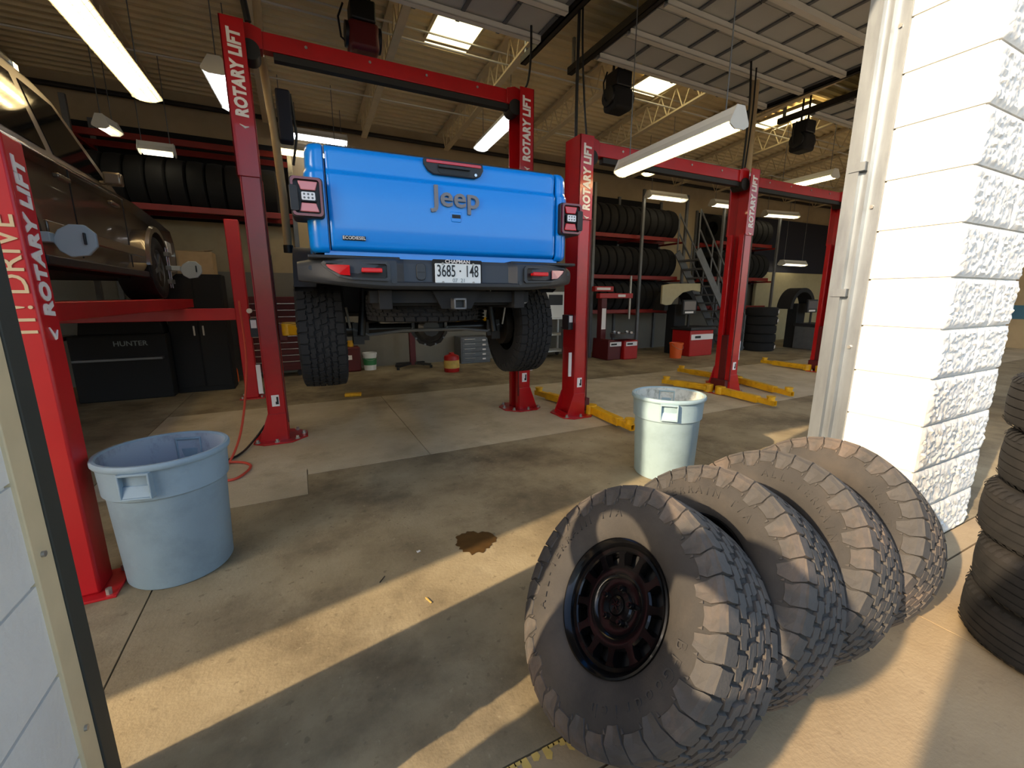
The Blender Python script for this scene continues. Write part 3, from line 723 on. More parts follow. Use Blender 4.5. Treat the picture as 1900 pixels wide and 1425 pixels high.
    for k in range(4):
        MB().cyl((wd * (0.2 + 0.2 * k), -0.056, bz + 0.02), (wd * (0.2 + 0.2 * k), -0.064, bz + 0.02), 0.014, n=6).build('beam_bolt', 'bolt_steel', beam)
    # swing arms
    for (px, py, tx, ty, z) in arms:
        p = Vector((px, py, z)); t = Vector((tx, ty, z)); d = (t - p); L = d.length; d.normalize(); side = Vector((-d.y, d.x, 0))
        ar = MB().bar(p, p + d * L * 0.72, 0.09, 0.095)
        ar.bar(p + side * 0.10, p + d * L * 0.55 + side * 0.02, 0.03, 0.06)
        ar.cyl(p - Vector((0, 0, 0.06)), p + Vector((0, 0, 0.06)), 0.075, n=16)
        a = ar.build('swing_arm', 'arm_yellow', root, bev=0.004)
        e = MB()
        for q in (-1, 1): e.bar(p + d * L * 0.6 + side * 0.03 * q, t + side * 0.03 * q, 0.008, 0.07)
        e.bar(p + d * L * 0.6 + Vector((0, 0, 0.032)), t + Vector((0, 0, 0.032)), 0.066, 0.008); e.bar(p + d * L * 0.6 - Vector((0, 0, 0.032)), t - Vector((0, 0, 0.032)), 0.066, 0.008)
        e.build('arm_extension', 'arm_yellow', a, bev=0.002)
        MB().cyl(t - d * 0.07 + Vector((0, 0, 0.03)), t - d * 0.07 + Vector((0, 0, 0.075)), 0.05, n=16).cyl(t - d * 0.07 + Vector((0, 0, 0.075)), t - d * 0.07 + Vector((0, 0, 0.09)), 0.058, n=16).build('lift_pad', 'arm_yellow', a)
    return root
L1 = make_lift('tall red two-post lift holding the blue pickup truck', (-0.29, 5.08, 0), 2.93, 3.9, 2.62,
    [(0.2, -0.12, 0.62, -0.92, 1.17), (0.2, 0.12, 0.55, 1.05, 1.17), (2.73, -0.12, 2.34, -0.92, 1.17), (2.73, 0.12, 2.40, 1.05, 1.17)], carriage=(1.16, 1.16))
L2 = make_lift('empty red two-post lift with yellow arms on the floor, beside the pickup', (3.1, 4.47, 0), 2.92, 3.28, 2.4,
    [(0.20, -0.13, 0.13, -1.0, 0.07), (0.20, 0.12, 0.05, 1.05, 0.07), (2.70, -0.10, 2.62, -1.02, 0.07), (2.70, 0.12, 2.45, 0.85, 0.07)], carriage=(0.16, 0.16))
L3 = make_lift('red two-post lift beyond the empty one, its far column by the door jamb', (6.62, 4.95, 0), 2.9, 3.42, 2.5,
    [(0.20, -0.13, -0.1, -1.25, 0.07), (0.20, 0.12, 0.1, 1.1, 0.07), (2.70, -0.12, 2.5, -0.6, 0.07), (2.70, 0.12, 2.7, 1.1, 0.07)], carriage=(0.16, 0.16), text_on=(0, 0))

# ================================================================ LIGHT FITTINGS
def fixture(name, label, a, b, tube='tube_light', guard=True, hang=True, group='hanging fluorescent light fittings', width=0.28, wires=True):
    a, b = Vector(a), Vector(b); d = (b - a); L = d.length; d.normalize(); s = Vector((-d.y, d.x, 0)); ang = math.atan2(d.y, d.x)
    root = thing(name, label, 'light', (a + b) / 2, ang, group)
    h = L / 2; w2 = width / 2
    hs = MB()
    prof = [(-w2, 0.0), (-w2 * 0.45, 0.075), (-w2 * 0.4, 0.125), (w2 * 0.4, 0.125), (w2 * 0.45, 0.075), (w2, 0.0), (w2 - 0.012, 0.0), (w2 * 0.4, 0.062), (-w2 * 0.4, 0.062), (-w2 + 0.012, 0.0)]
    hs.prism(prof, 'x', -h, h); hs.build('reflector_tray', 'fixture_white', root, smooth=25)
    ep = MB().prism([(-w2 * 0.98, -0.02), (-w2 * 0.98, 0.004), (-w2 * 0.42, 0.13), (w2 * 0.42, 0.13), (w2 * 0.98, 0.004), (w2 * 0.98, -0.02), (w2 * 0.5, -0.05), (-w2 * 0.5, -0.05)], 'x', h, h + 0.012)
    for q in (-1, 1):
        e = MB().prism([(-w2 * 0.98, -0.02), (-w2 * 0.98, 0.004), (-w2 * 0.42, 0.13), (w2 * 0.42, 0.13), (w2 * 0.98, 0.004), (w2 * 0.98, -0.02), (w2 * 0.5, -0.05), (-w2 * 0.5, -0.05)], 'x', q * h, q * (h + 0.012)); e.build('end_plate', 'fixture_white', root)
        MB().cyl((-h + 0.03, q * w2 * 0.42, -0.022), (h - 0.03, q * w2 * 0.42, -0.022), 0.02, n=10).build('fluorescent_tube', tube, root)
    if guard:
        g = MB(); n = max(6, int(L / 0.09))
        gp = [(-w2, 0.0), (-w2 * 0.75, -0.035), (-w2 * 0.25, -0.055), (w2 * 0.25, -0.055), (w2 * 0.75, -0.035), (w2, 0.0)]
        for k in range(n + 1): g.tube([(-h + L * k / n, p[0], p[1]) for p in gp], 0.0022, 4)
        for p in gp[1:-1]: g.cyl((-h, p[0], p[1]), (h, p[0], p[1]), 0.0022, n=4)
        g.build('wire_guard', 'fixture_white', root, smooth=0)
    if hang:
        for q in (-1, 1):
            yc = (a + b) / 2 + d * (q * h * 0.82); top = deck_z(yc.y) - 0.02 - (a.z)
            MB().cyl((q * h * 0.82, 0, 0.12), (q * h * 0.82, 0, top), 0.006, n=5).build('hanging_chain', 'steel_grey', root)
    return root
gx = 'hanging fluorescent light fittings'
fixture('fluorescent_light', 'long glowing light fitting with a wire guard hanging above the grey vehicle', (-1.36, 4.15, 3.70), (-1.30, 6.6, 3.70))
fixture('fluorescent_light', 'long light fitting with white tray and wire guard above the empty lift', (3.385, 2.63, 2.90), (3.475, 4.17, 2.90), width=0.21)
fixture('fluorescent_light', 'bright light fitting next to the tall lift column, over the pickup truck', (3.12, 6.2, 4.12), (3.22, 7.75, 4.12), 'tube_cool')
fixture('fluorescent_light', 'light fitting half hidden behind the lettered column of the tall lift', (-0.56, 6.05, 3.9), (-0.50, 7.1, 3.9), 'tube_cool')
fixture('fluorescent_light', 'bright light fitting near the back wall, above the pickup bed corner', (0.18, 9.2, 4.32), (1.1, 9.2, 4.32), 'tube_cool', False)
fixture('fluorescent_light', 'small light fitting near the back wall beside the bed corner of the pickup', (-0.05, 8.4, 3.82), (0.9, 8.4, 3.82), 'tube_light', True)
fixture('fluorescent_light', 'light fitting seen just beneath the long white light tray', (7.1, 6.9, 4.2), (7.3, 7.9, 4.2), 'tube_light', True)
fixture('fluorescent_light', 'light fitting hanging before the tyre racks and the stairs', (7.85, 8.4, 3.89), (9.0, 8.35, 3.89), 'tube_far', True)
fixture('fluorescent_light', 'light fitting partly hidden behind the far column of the empty lift', (10.1, 8.4, 3.9), (11.2, 8.35, 3.9), 'tube_far', False)
fixture('fluorescent_light', 'light fitting above the red beam of the far lift', (9.78, 5.3, 3.85), (9.85, 6.5, 3.85), 'tube_light', True)
fixture('fluorescent_light', 'light fitting in the dark bay beyond the far column of the empty lift', (12.5, 8.55, 3.85), (13.7, 8.35, 3.85), 'tube_far', False)
fixture('fluorescent_light', 'low light fitting glowing under the dark blue back wall', (14.3, 9.0, 2.55), (15.5, 9.0, 2.55), 'tube_far', False)
fixture('fluorescent_light', 'tiny light fitting above the tyre rack behind the grey vehicle', (-2.12, 8.0, 3.74), (-2.06, 8.3, 3.74), 'tube_far', False, width=0.2)
fixture('fluorescent_light', 'small twin light fitting above the tyre rack behind the grey vehicle', (-1.86, 8.5, 3.60), (-1.45, 8.5, 3.60), 'tube_far', False, width=0.2)
# ================================================================ BLUE PICKUP TRUCK (raised on the tall lift)
truck = thing('pickup_truck', 'bright blue pickup truck raised on the red lift, seen from its tailgate', 'pickup truck', (0.955, 2.66, 0.80), R(-2.5))
TB = 'truck_blue'
TY = 0.12                      # plane of the tailgate
# ---- tailgate: pressed panel with a shoulder crease
prof = [(0.965, 0.05), (0.972, 0.022), (0.985, 0.006), (1.00, 0.0), (1.12, -0.004), (1.25, -0.005), (1.385, -0.002), (1.398, 0.004), (1.412, 0.016), (1.425, 0.018), (1.50, 0.014), (1.528, 0.018), (1.545, 0.032), (1.552, 0.055)]
rows = []
xs = [-0.748, -0.742, -0.72, -0.5, -0.25, 0, 0.25, 0.5, 0.72, 0.742, 0.748]
for z, yy in prof:
    rows.append([(x, TY + yy + (0.010 if abs(x) > 0.745 else (0.002 if abs(x) > 0.735 else 0)), z) for x in xs])
tg = MB().grid(rows); tg.b2((-0.745, TY + 0.055, 0.97), (0.745, TY + 0.085, 1.55))
tailgate = tg.build('tailgate', TB, truck, smooth=50)
MB().b2((-0.735, TY + 0.055, 1.548), (0.735, TY + 0.10, 1.560)).build('tailgate_cap', 'black_plastic', tailgate, bev=0.004)
# ---- bed corners and sides, rounded in plan, with the dark seam gap behind
def bed_side(s):
    mb = MB(); plan = []
    plan.append((0.757, TY + 0.022)); plan.append((0.762, TY + 0.004))
    for k in range(8):
        t = R(-90 + 90 * k / 7); plan.append((0.79 + 0.075 * math.cos(t), TY + 0.078 + 0.075 * math.sin(t)))
    plan += [(0.868, TY + 0.35), (0.87, 1.45), (0.868, 1.60)]
    zz = [(0.955, -0.03), (0.968, -0.008), (0.99, 0.0), (1.16, 0.003), (1.385, 0.003), (1.398, 0.0), (1.412, -0.009), (1.43, -0.009), (1.50, -0.012), (1.53, -0.018), (1.548, -0.034), (1.552, -0.055)]
    rows = []
    for z, ins in zz:
        row = []
        for (x, y) in plan:
            c = Vector((0.70, TY + 0.16)); 
            if y < TY + 0.16:
                d = (Vector((x, y)) - c); L = d.length; q = c + d * ((L + ins) / L); row.append((q.x * s if abs(x) > 0.765 else x * s, q.y, z))
            else: row.append(((x + ins) * s, y, z))
        rows.append(row)
    mb.grid(rows); mb.b2((0.76 * s, TY + 0.10, 1.50), (0.83 * s, 1.6, 1.551)); mb.b2((0.752 * s, TY + 0.06, 0.96), (0.768 * s, TY + 0.1, 1.55))
    o = mb.build('bed_side', TB, truck, smooth=50)
    # black wheel-arch flare
    fl = MB(); rows = []
    for k in range(17):
        t = R(28 + 124 * k / 16); cy, cz = 1.0, 0.50
        rows.append([(s * (0.85 if j == 0 else 0.985 if j in (1, 2) else 0.87), cy - (0.50 + (0.07 if j in (0, 1) else 0.0)) * math.cos(t), cz + (0.50 + (0.06 if j in (0, 1) else 0.0)) * math.sin(t)) for j in range(4)])
    fl.grid(rows); fl.build('fender_flare', 'black_plastic', o, smooth=50)
    MB().b2((0.80 * s, TY + 0.14, 0.82), (0.855 * s, 0.55, 0.965)).build('lower_trim', 'black_plastic', o, bev=0.006)
    return o
bs = {s: bed_side(s) for s in (-1, 1)}
MB().b2((-0.85, 0.26, 0.93), (0.85, 1.62, 0.98)).b2((-0.75, 1.58, 0.95), (0.75, 1.63, 1.54)).b2((-0.78, 0.24, 0.95), (-0.74, 1.6, 1.5)).b2((0.74, 0.24, 0.95), (0.78, 1.6, 1.5)).build('bed_floor', 'soft_black', truck)
MB().b2((-0.79, TY + 0.035, 0.895), (0.79, TY + 0.10, 0.972)).build('rear_sill', TB, truck, bev=0.006)
# ---- tail lamps
for s in (-1, 1):
    cx = 0.855 * s
    hs = MB().prism(rpoly(cx - 0.085, cx + 0.085, 1.135, 1.352, 0.022), 'y', TY - 0.035, TY + 0.16)
    lamp = hs.build('tail_lamp', 'black_plastic', truck, bev=0.004)
    bz = MB(); P = rpoly(cx - 0.078 - 0.0 * s, cx + 0.078, 1.142, 1.346, 0.02); Q = rpoly(cx - 0.066, cx + 0.066, 1.155, 1.333, 0.016)
    n = len(P); bz.add([(a, TY - 0.037, b) for a, b in P] + [(a, TY - 0.056, b) for a, b in P] + [(a, TY - 0.056, b) for a, b in Q] + [(a, TY - 0.037, b) for a, b in Q], [f for k in range(n) for f in ((k, (k + 1) % n, n + (k + 1) % n, n + k), (n + k, n + (k + 1) % n, 2 * n + (k + 1) % n, 2 * n + k), (2 * n + k, 2 * n + (k + 1) % n, 3 * n + (k + 1) % n, 3 * n + k))])
    bz.build('lamp_bezel', 'bezel_red', lamp, smooth=30)
    MB().prism(rpoly(cx + s * 0.045 if s > 0 else cx - 0.088, cx + 0.088 if s > 0 else cx - 0.045, 1.165, 1.30, 0.01), 'y', TY - 0.062, TY - 0.03).build('lamp_side_guard', 'black_plastic', lamp, bev=0.003)
    i0 = cx - 0.052 * (1 if s > 0 else 0.75); i1 = cx + 0.052 * (0.75 if s > 0 else 1)
    MB().prism([(i0 + 0.008, 1.278), (i1 - 0.008, 1.278), (i1 + 0.006, 1.325), (i0 - 0.004, 1.325)], 'y', TY - 0.052, TY - 0.036).build('upper_lens', 'lamp_pink' if s < 0 else 'lamp_red', lamp, bev=0.004)
    MB().prism([(i0 - 0.004, 1.165), (i1 + 0.006, 1.165), (i1 - 0.008, 1.212), (i0 + 0.008, 1.212)], 'y', TY - 0.052, TY - 0.036).build('lower_lens', 'lamp_pink' if s < 0 else 'lamp_red', lamp, bev=0.004)
    MB().prism(rpoly(i0 + 0.004, i1 - 0.004, 1.218, 1.272, 0.01), 'y', TY - 0.060, TY - 0.036).build('reverse_lamp_frame', 'black', lamp)
    MB().prism(rpoly(i0 + 0.011, i1 - 0.011, 1.224, 1.266, 0.006), 'y', TY - 0.063, TY - 0.058).build('reverse_lens', 'lamp_white', lamp)
    dots = MB()
    for a in range(3):
        for b in range(2): dots.cyl((i0 + 0.025 + a * (i1 - i0 - 0.05) / 2, TY - 0.064, 1.236 + 0.019 * b), (i0 + 0.025 + a * (i1 - i0 - 0.05) / 2, TY - 0.0632, 1.236 + 0.019 * b), 0.006, n=8)
    dots.build('lamp_diodes', 'steel_grey', lamp)['kind'] = 'stuff'
# ---- handle bezel, lettering, camera badge, engine badge
hb = MB().prism([(-0.185, 1.536), (0.20, 1.536), (0.205, 1.50), (0.185, 1.466), (0.15, 1.449), (-0.125, 1.449), (-0.16, 1.468), (-0.185, 1.505)], 'y', TY - 0.006, TY + 0.02).build('handle_bezel', 'black_plastic', tailgate, bev=0.004)
MB().b2((-0.168, TY - 0.0105, 1.512), (0.188, TY - 0.005, 1.530)).build('brake_light_strip', 'lamp_red', tailgate, bev=0.002)
MB().prism([(-0.10, 1.497), (0.115, 1.497), (0.11, 1.464), (0.085, 1.456), (-0.075, 1.456), (-0.095, 1.466)], 'y', TY - 0.0085, TY - 0.005).build('handle_recess', 'black', tailgate)
MB().b2((-0.095, TY - 0.024, 1.488), (0.11, TY - 0.006, 1.507)).build('tailgate_handle', 'black_plastic', tailgate, bev=0.003)
MB().cyl((0.150, TY - 0.005, 1.468), (0.150, TY - 0.013, 1.468), 0.009, n=14).build('lock_barrel', 'chrome', tailgate)
text('Jeep', 0.172, frame((0.017, TY - 0.012, 1.316), (1, 0, 0), (0, 0, 1)), tailgate, 'name_lettering', bold=0.016, depth=0.008, matn='letter_grey', space=1.0, xs=1.06)
cb = MB().prism([(-0.025, 1.235), (0.05, 1.235), (0.052, 1.205), (0.045, 1.172), (-0.018, 1.172), (-0.026, 1.205)], 'y', TY - 0.009, TY + 0.005).build('camera_badge', TB, tailgate, bev=0.004)
MB().b2((-0.015, TY - 0.011, 1.196), (0.042, TY - 0.008, 1.218)).cyl((0.013, TY - 0.014, 1.207), (0.013, TY - 0.008, 1.207), 0.008, n=10).build('camera_lens', 'black', cb)
bd = MB().b2((-0.685, TY - 0.012, 1.028), (-0.555, TY + 0.0, 1.054)).build('engine_badge', 'black', tailgate, bev=0.003)
text('ECODIESEL', 0.026, frame((-0.62, TY - 0.0135, 1.041), (1, 0, 0), (0, 0, 1)), bd, bold=0.01, depth=0.001, matn='letter_white')
# ---- bumper: swept-back ends, sunk centre for the plate, two pockets
BP = 'bumper_plastic'
def bsec(x):
    ax = abs(x); sweep = 0.0 if ax < 0.55 else 0.22 * ((ax - 0.55) / 0.40) ** 2.2
    top = 0.925 - (0.0 if ax < 0.80 else 0.02 * (ax - 0.8) / 0.14); bot = 0.742 + (0.0 if ax < 0.45 else 0.05 * ((ax - 0.45) / 0.5) ** 1.4)
    mid = ax < 0.36
    dep = 0.0
    if ax < 0.40: dep = 0.045 * min(1.0, (0.40 - ax) / 0.05)
    yf = sweep
    return [(x, yf + 0.20, top + 0.002), (x, yf + 0.035 + dep * 0.6, top), (x, yf + 0.012 + dep, top - 0.012), (x, yf + dep, top - 0.035), (x, yf + dep, 0.80 if mid else bot + 0.05), (x, yf + dep * (0.9 if not mid else 0.9), 0.79 if mid else bot + 0.045), (x, yf, 0.782 if mid else bot + 0.04), (x, yf + 0.003, bot + 0.022), (x, yf + 0.02, bot + 0.006), (x, yf + 0.05, bot), (x, yf + 0.2, bot + 0.02)]
xs = [-0.945, -0.94, -0.92, -0.89, -0.85, -0.8, -0.72, -0.62, -0.52, -0.45, -0.41, -0.40, -0.35, -0.345, -0.2, 0.0]
xs = xs + [-x for x in xs[-2::-1]]
rows = [bsec(x) for x in xs]; mb = MB().grid(rows); mb.add(rows[0], [tuple(range(len(rows[0])))]); mb.add(rows[-1], [tuple(range(len(rows[-1])))])
bumper = mb.build('bumper', BP, truck, smooth=32)
for s in (-1, 1): MB().b2((s * 0.88, 0.04, 0.915), (s * 0.37, 0.20, 0.935)).build('step_pad', 'black_plastic', bumper, bev=0.006)
for s in (-1, 1):
    ycut = lambda x: 0.0 if abs(x) < 0.55 else 0.22 * ((abs(x) - 0.55) / 0.40) ** 2.2
    # pocket rim and its dark floor follow the sweep
    out = [(0.44, 0.805), (0.44, 0.885), (0.455, 0.902), (0.80, 0.902), (0.815, 0.89), (0.80, 0.865), (0.73, 0.812), (0.66, 0.797), (0.455, 0.79)]
    inn = [(0.46, 0.812), (0.46, 0.88), (0.468, 0.888), (0.785, 0.888), (0.793, 0.882), (0.778, 0.862), (0.715, 0.822), (0.655, 0.809), (0.47, 0.805)]
    n = len(out)
    ring = MB().add([(s * x, ycut(x) - 0.022, z) for x, z in out] + [(s * x, ycut(x) - 0.022, z) for x, z in inn] + [(s * x, ycut(x) + 0.004, z) for x, z in out] + [(s * x, ycut(x) - 0.008, z) for x, z in inn], [f for k in range(n) for f in ((k, (k + 1) % n, n + (k + 1) % n, n + k), (k, 2 * n + k, 2 * n + (k + 1) % n, (k + 1) % n), (n + k, n + (k + 1) % n, 3 * n + (k + 1) % n, 3 * n + k))])
    ring.build('pocket_rim', BP, bumper, smooth=0)
    MB().add([(s * x, ycut(x) - 0.009, z) for x, z in inn], [tuple(range(n))]).build('pocket_floor', 'black', bumper, smooth=0)
    rf = [(0.665, 0.820), (0.665, 0.878), (0.79, 0.882), (0.782, 0.862), (0.73, 0.825)]
    MB().add([(s * x, ycut(x) - 0.018, z) for x, z in rf] + [(s * x, ycut(x) - 0.008, z) for x, z in rf], [(0, 1, 2, 3, 4)] + [(k, (k + 1) % 5, 5 + (k + 1) % 5, 5 + k) for k in range(5)]).build('reflector', 'lamp_red' if s < 0 else 'lamp_pink', bumper, smooth=0)
    hk = MB().b2((s * 0.49, -0.062, 0.836), (s * 0.605, -0.045, 0.862))
    for q in (0.495, 0.585): hk.b2((s * q, -0.06, 0.838), (s * (q + 0.018), 0.02, 0.858))
    hk.build('tow_hook', 'hook_red', bumper, bev=0.006)
    for (x, z) in ((0.87, 0.865), (0.42, 0.79)):
        MB().cyl((s * x, ycut(x) - 0.004 + (0.0 if x > 0.6 else 0.0), z), (s * x, ycut(x) + 0.012, z), 0.014, n=14).build('parking_sensor', 'bumper_plastic', bumper)
MB().prism(rpoly(-0.275, -0.215, 0.80, 0.905, 0.025), 'y', 0.036, 0.05).build('socket_cover', 'bumper_plastic', bumper, bev=0.004)
MB().b2((-0.27, 0.0345, 0.848), (-0.22, 0.037, 0.851)).build('socket_hinge', 'black', bumper)
# ---- licence plate in its dealer frame
pf = MB().prism(rpoly(-0.172, 0.155, 0.768, 0.93, 0.008), 'y', 0.03, 0.044).build('plate_frame', 'soft_black', bumper, bev=0.002)
pl = MB().prism(rpoly(-0.16, 0.143, 0.785, 0.905, 0.006), 'y', 0.024, 0.032).build('licence_plate', 'plate_white', bumper)
text('3685', 0.104, frame((-0.088, 0.0225, 0.856), (1, 0, 0), (0, 0, 1)), pl, 'plate_number', bold=0.006, depth=0.001, matn='black', xs=0.60)
text('148', 0.104, frame((0.082, 0.0225, 0.856), (1, 0, 0), (0, 0, 1)), pl, 'plate_number', bold=0.006, depth=0.001, matn='black', xs=0.60)
MB().cyl((0.004, 0.0245, 0.86), (0.004, 0.0215, 0.86), 0.006, n=10).build('plate_dot', 'black', pl)
text('07  21', 0.034, frame((-0.005, 0.0232, 0.801), (1, 0, 0), (0, 0, 1)), pl, 'plate_number', depth=0.001, matn='plate_grey')
text('CHAPMAN', 0.030, frame((-0.01, 0.028, 0.9175), (1, 0, 0), (0, 0, 1)), pf, bold=0.012, depth=0.0015, matn='letter_white', xs=1.15)
text('AUTO STORES', 0.022, frame((-0.008, 0.028, 0.7765), (1, 0, 0), (0, 0, 1)), pf, bold=0.012, depth=0.0015, matn='letter_white', xs=1.1)
for (a, b) in ((-0.11, 0.903), (0.093, 0.903), (-0.11, 0.789), (0.093, 0.789)): MB().cyl((a, 0.026, b), (a, 0.020, b), 0.008, n=10).build('plate_screw', 'bolt_steel', pl)
# ---- hitch, spare wheel, frame, axle, springs
hr = MB()
for a, b in (((-0.04, 0.618), (0.045, 0.63)), ((-0.04, 0.677), (0.045, 0.69)), ((-0.04, 0.618), (-0.028, 0.69)), ((0.033, 0.618), (0.045, 0.69))): hr.b2((a[0], 0.03, a[1]), (b[0], 0.3, b[1]))
MB().b2((-0.8, 1.595, 0.56), (0.8, 1.615, 0.95)).build('cab_cover_panel', 'soft_black', truck)  # added black panel, covers the blue cab back below the bed
hitch = hr.build('hitch_receiver', 'steel_grey', truck, bev=0.003)
MB().b2((-0.027, 0.06, 0.631), (0.032, 0.1, 0.676)).build('receiver_hole', 'black', hitch)
MB().prism([(-0.16, 0.735), (0.165, 0.735), (0.105, 0.62), (-0.10, 0.62)], 'y', 0.11, 0.13).b2((-0.55, 0.14, 0.66), (0.55, 0.22, 0.735)).build('hitch_plate', 'soft_black', hitch)
sp = obj('spare_tyre', ME_CARC_DK, truck, (-0.10, 0.68, 0.62), (0, R(90), 0)); obj('tread', ME_TREAD_DK, sp)['kind'] = 'stuff'; sp.scale = (0.62, 0.98, 0.98)
fr = MB()
for s in (-1, 1): fr.b2((s * 0.42, 0.10, 0.62), (s * 0.50, 4.6, 0.74))
for y in (0.2, 1.4, 2.4, 3.6): fr.b2((-0.45, y, 0.64), (0.45, y + 0.08, 0.72))
fr.b2((-0.80, 1.60, 0.58), (0.80, 3.70, 0.655)).b2((-0.66, 3.6, 0.62), (0.66, 5.0, 0.74))
fr.build('chassis_frame', 'soft_black', truck, bev=0.004)
AX = 0.98
ax = MB().cyl((-0.86, AX, 0.44), (0.86, AX, 0.44), 0.042, n=14).cyl((-0.72, AX, 0.44), (-0.60, AX, 0.44), 0.06, n=14).cyl((0.60, AX, 0.44), (0.72, AX, 0.44), 0.06, n=14)
axle = ax.build('rear_axle', 'axle_black', truck)
df = MB().lathe([(0.0, -0.12), (0.07, -0.118), (0.11, -0.095), (0.135, -0.06), (0.16, -0.055), (0.16, -0.035), (0.14, -0.02), (0.14, 0.06), (0.07, 0.16), (0.05, 0.25)], 10, 'Y', (0.0, AX, 0.44)).build('differential', 'axle_black', axle, smooth=20)
mb = MB()
for k in range(10):
    t = 2 * math.pi * k / 10; mb.cyl((0.148 * math.cos(t), AX - 0.055, 0.44 + 0.148 * math.sin(t)), (0.148 * math.cos(t), AX - 0.064, 0.44 + 0.148 * math.sin(t)), 0.009, n=6)
mb.build('cover_bolts', 'steel_grey', axle)['kind'] = 'stuff'
MB().tube([(-0.62, AX - 0.10, 0.45), (-0.5, AX - 0.10, 0.40), (-0.25, AX - 0.15, 0.43), (0.25, AX - 0.15, 0.43), (0.5, AX - 0.10, 0.40), (0.62, AX - 0.10, 0.46)], 0.013, 8).build('sway_bar', 'steel_grey', truck)
MB().cyl((-0.55, AX - 0.02, 0.50), (0.60, AX - 0.02, 0.62), 0.02, n=8).build('track_bar', 'black', truck)
for s in (-1, 1):
    MB().cyl((s * 0.56, AX - 0.13, 0.40), (s * 0.53, AX - 0.10, 0.64), 0.030, n=12).cyl((s * 0.53, AX - 0.10, 0.64), (s * 0.51, AX - 0.08, 0.86), 0.022, n=12).build('shock_absorber', 'black', truck)
    pts = [(s * 0.46 + 0.062 * math.cos(t * 0.55), AX + 0.05 + 0.062 * math.sin(t * 0.55), 0.48 + 0.0026 * t) for t in range(70)]
    MB().tube(pts, 0.010, 6).build('coil_spring', 'black', truck)
    MB().prism([(s * 0.5, 0.36), (s * 0.62, 0.36), (s * 0.62, 0.50), (s * 0.5, 0.50)], 'y', AX - 0.11, AX - 0.09).b2((s * 0.54, AX - 0.12, 0.33), (s * 0.62, AX + 0.02, 0.39)).build('spring_bracket', 'dark_steel', truck)
    MB().cyl((s * 0.64, AX - 0.13, 0.46), (s * 0.66, AX - 0.15, 0.62), 0.01, n=6).build('sway_bar_link', 'bolt_steel', truck)
    MB().lathe([(0.05, -0.03), (0.17, -0.03), (0.17, 0.03), (0.05, 0.03)], 28, 'X', (s * 0.70, AX, 0.44), closed=True).build('brake_disc', 'dark_steel', truck)
    MB().bar((s * 0.44, AX + 0.1, 0.44), (s * 0.44, 2.0, 0.58), 0.05, 0.06).build('control_arm', 'black', truck)
MB().tube([(0.30, 2.6, 0.60), (0.34, 1.5, 0.62), (0.56, 0.9, 0.70), (0.62, 0.35, 0.68)], 0.035, 12).build('exhaust_pipe', 'steel_grey', truck)
# ---- wheels of the truck
for s in (-1, 1):
    for y in (AX, AX + 3.47):
        wh = obj('wheel', ME_CARC_DK, truck, (s * 0.84, y, 0.44), (0.4 * s + y, 0, 0 if s < 0 else math.pi)); obj('tread', ME_TREAD_DK, wh)['kind'] = 'stuff'
        obj('rim', RIM[1], wh); obj('rim_barrel', RIM[0], wh)
    bsd = bs[s]
    MB().lathe([(0.0, -0.2), (0.5, -0.2), (0.52, 0.0)], 24, 'X', (s * 0.80, 1.03, 0.50)).build('wheel_arch_liner', 'soft_black', truck) if False else None
# ---- cab, bonnet and front, beyond the bed
cabp = [(1.64, 0.66), (1.64, 1.50), (1.72, 1.86), (1.86, 1.90), (3.05, 1.90), (3.20, 1.85), (3.62, 1.36), (3.62, 0.66)]
cab = MB().prism(cabp, 'x', -0.78, 0.78).build('cab', TB, truck, bev=0.04, seg=3)
for s in (-1, 1):
    for (a, b, c, d) in ((1.80, 2.42, 1.40, 1.80), (2.52, 3.22, 1.40, 1.80)):
        MB().prism([(a, c), (b, c), (b - (0.0 if b < 3 else 0.25), d), (a, d)], 'x', s * 0.782, s * 0.788).build('side_window', 'glass_dark', cab)
MB().prism([(-0.66, 1.45), (0.66, 1.45), (0.62, 1.82), (-0.62, 1.82)], 'y', 1.63, 1.638).build('rear_window', 'glass_dark', cab)
MB().add([(-0.66, 3.60, 1.40), (0.66, 3.60, 1.40), (0.62, 3.25, 1.82), (-0.62, 3.25, 1.82)], [(0, 1, 2, 3)]).build('windscreen', 'glass_dark', cab)
MB().prism([(3.6, 0.75), (3.6, 1.36), (4.6, 1.28), (4.98, 1.22), (5.0, 0.78)], 'x', -0.66, 0.66).build('bonnet', TB, truck, bev=0.03, seg=3)
for s in (-1, 1):
    MB().prism([(3.7, 0.95), (3.8, 1.08), (4.95, 1.06), (5.05, 0.9), (4.95, 0.88), (4.8, 1.0), (3.95, 1.0)], 'x', s * 0.64, s * 0.95).build('front_fender', 'black_plastic', truck, bev=0.01)
MB().b2((-0.85, 5.05, 0.55), (0.85, 5.25, 0.78)).b2((-0.5, 4.9, 0.55), (0.5, 5.1, 0.7)).build('front_bumper', 'black_plastic', truck, bev=0.02)
MB().cyl((-0.8, AX + 3.47, 0.44), (0.8, AX + 3.47, 0.44), 0.042, n=12).build('front_axle', 'black', truck)
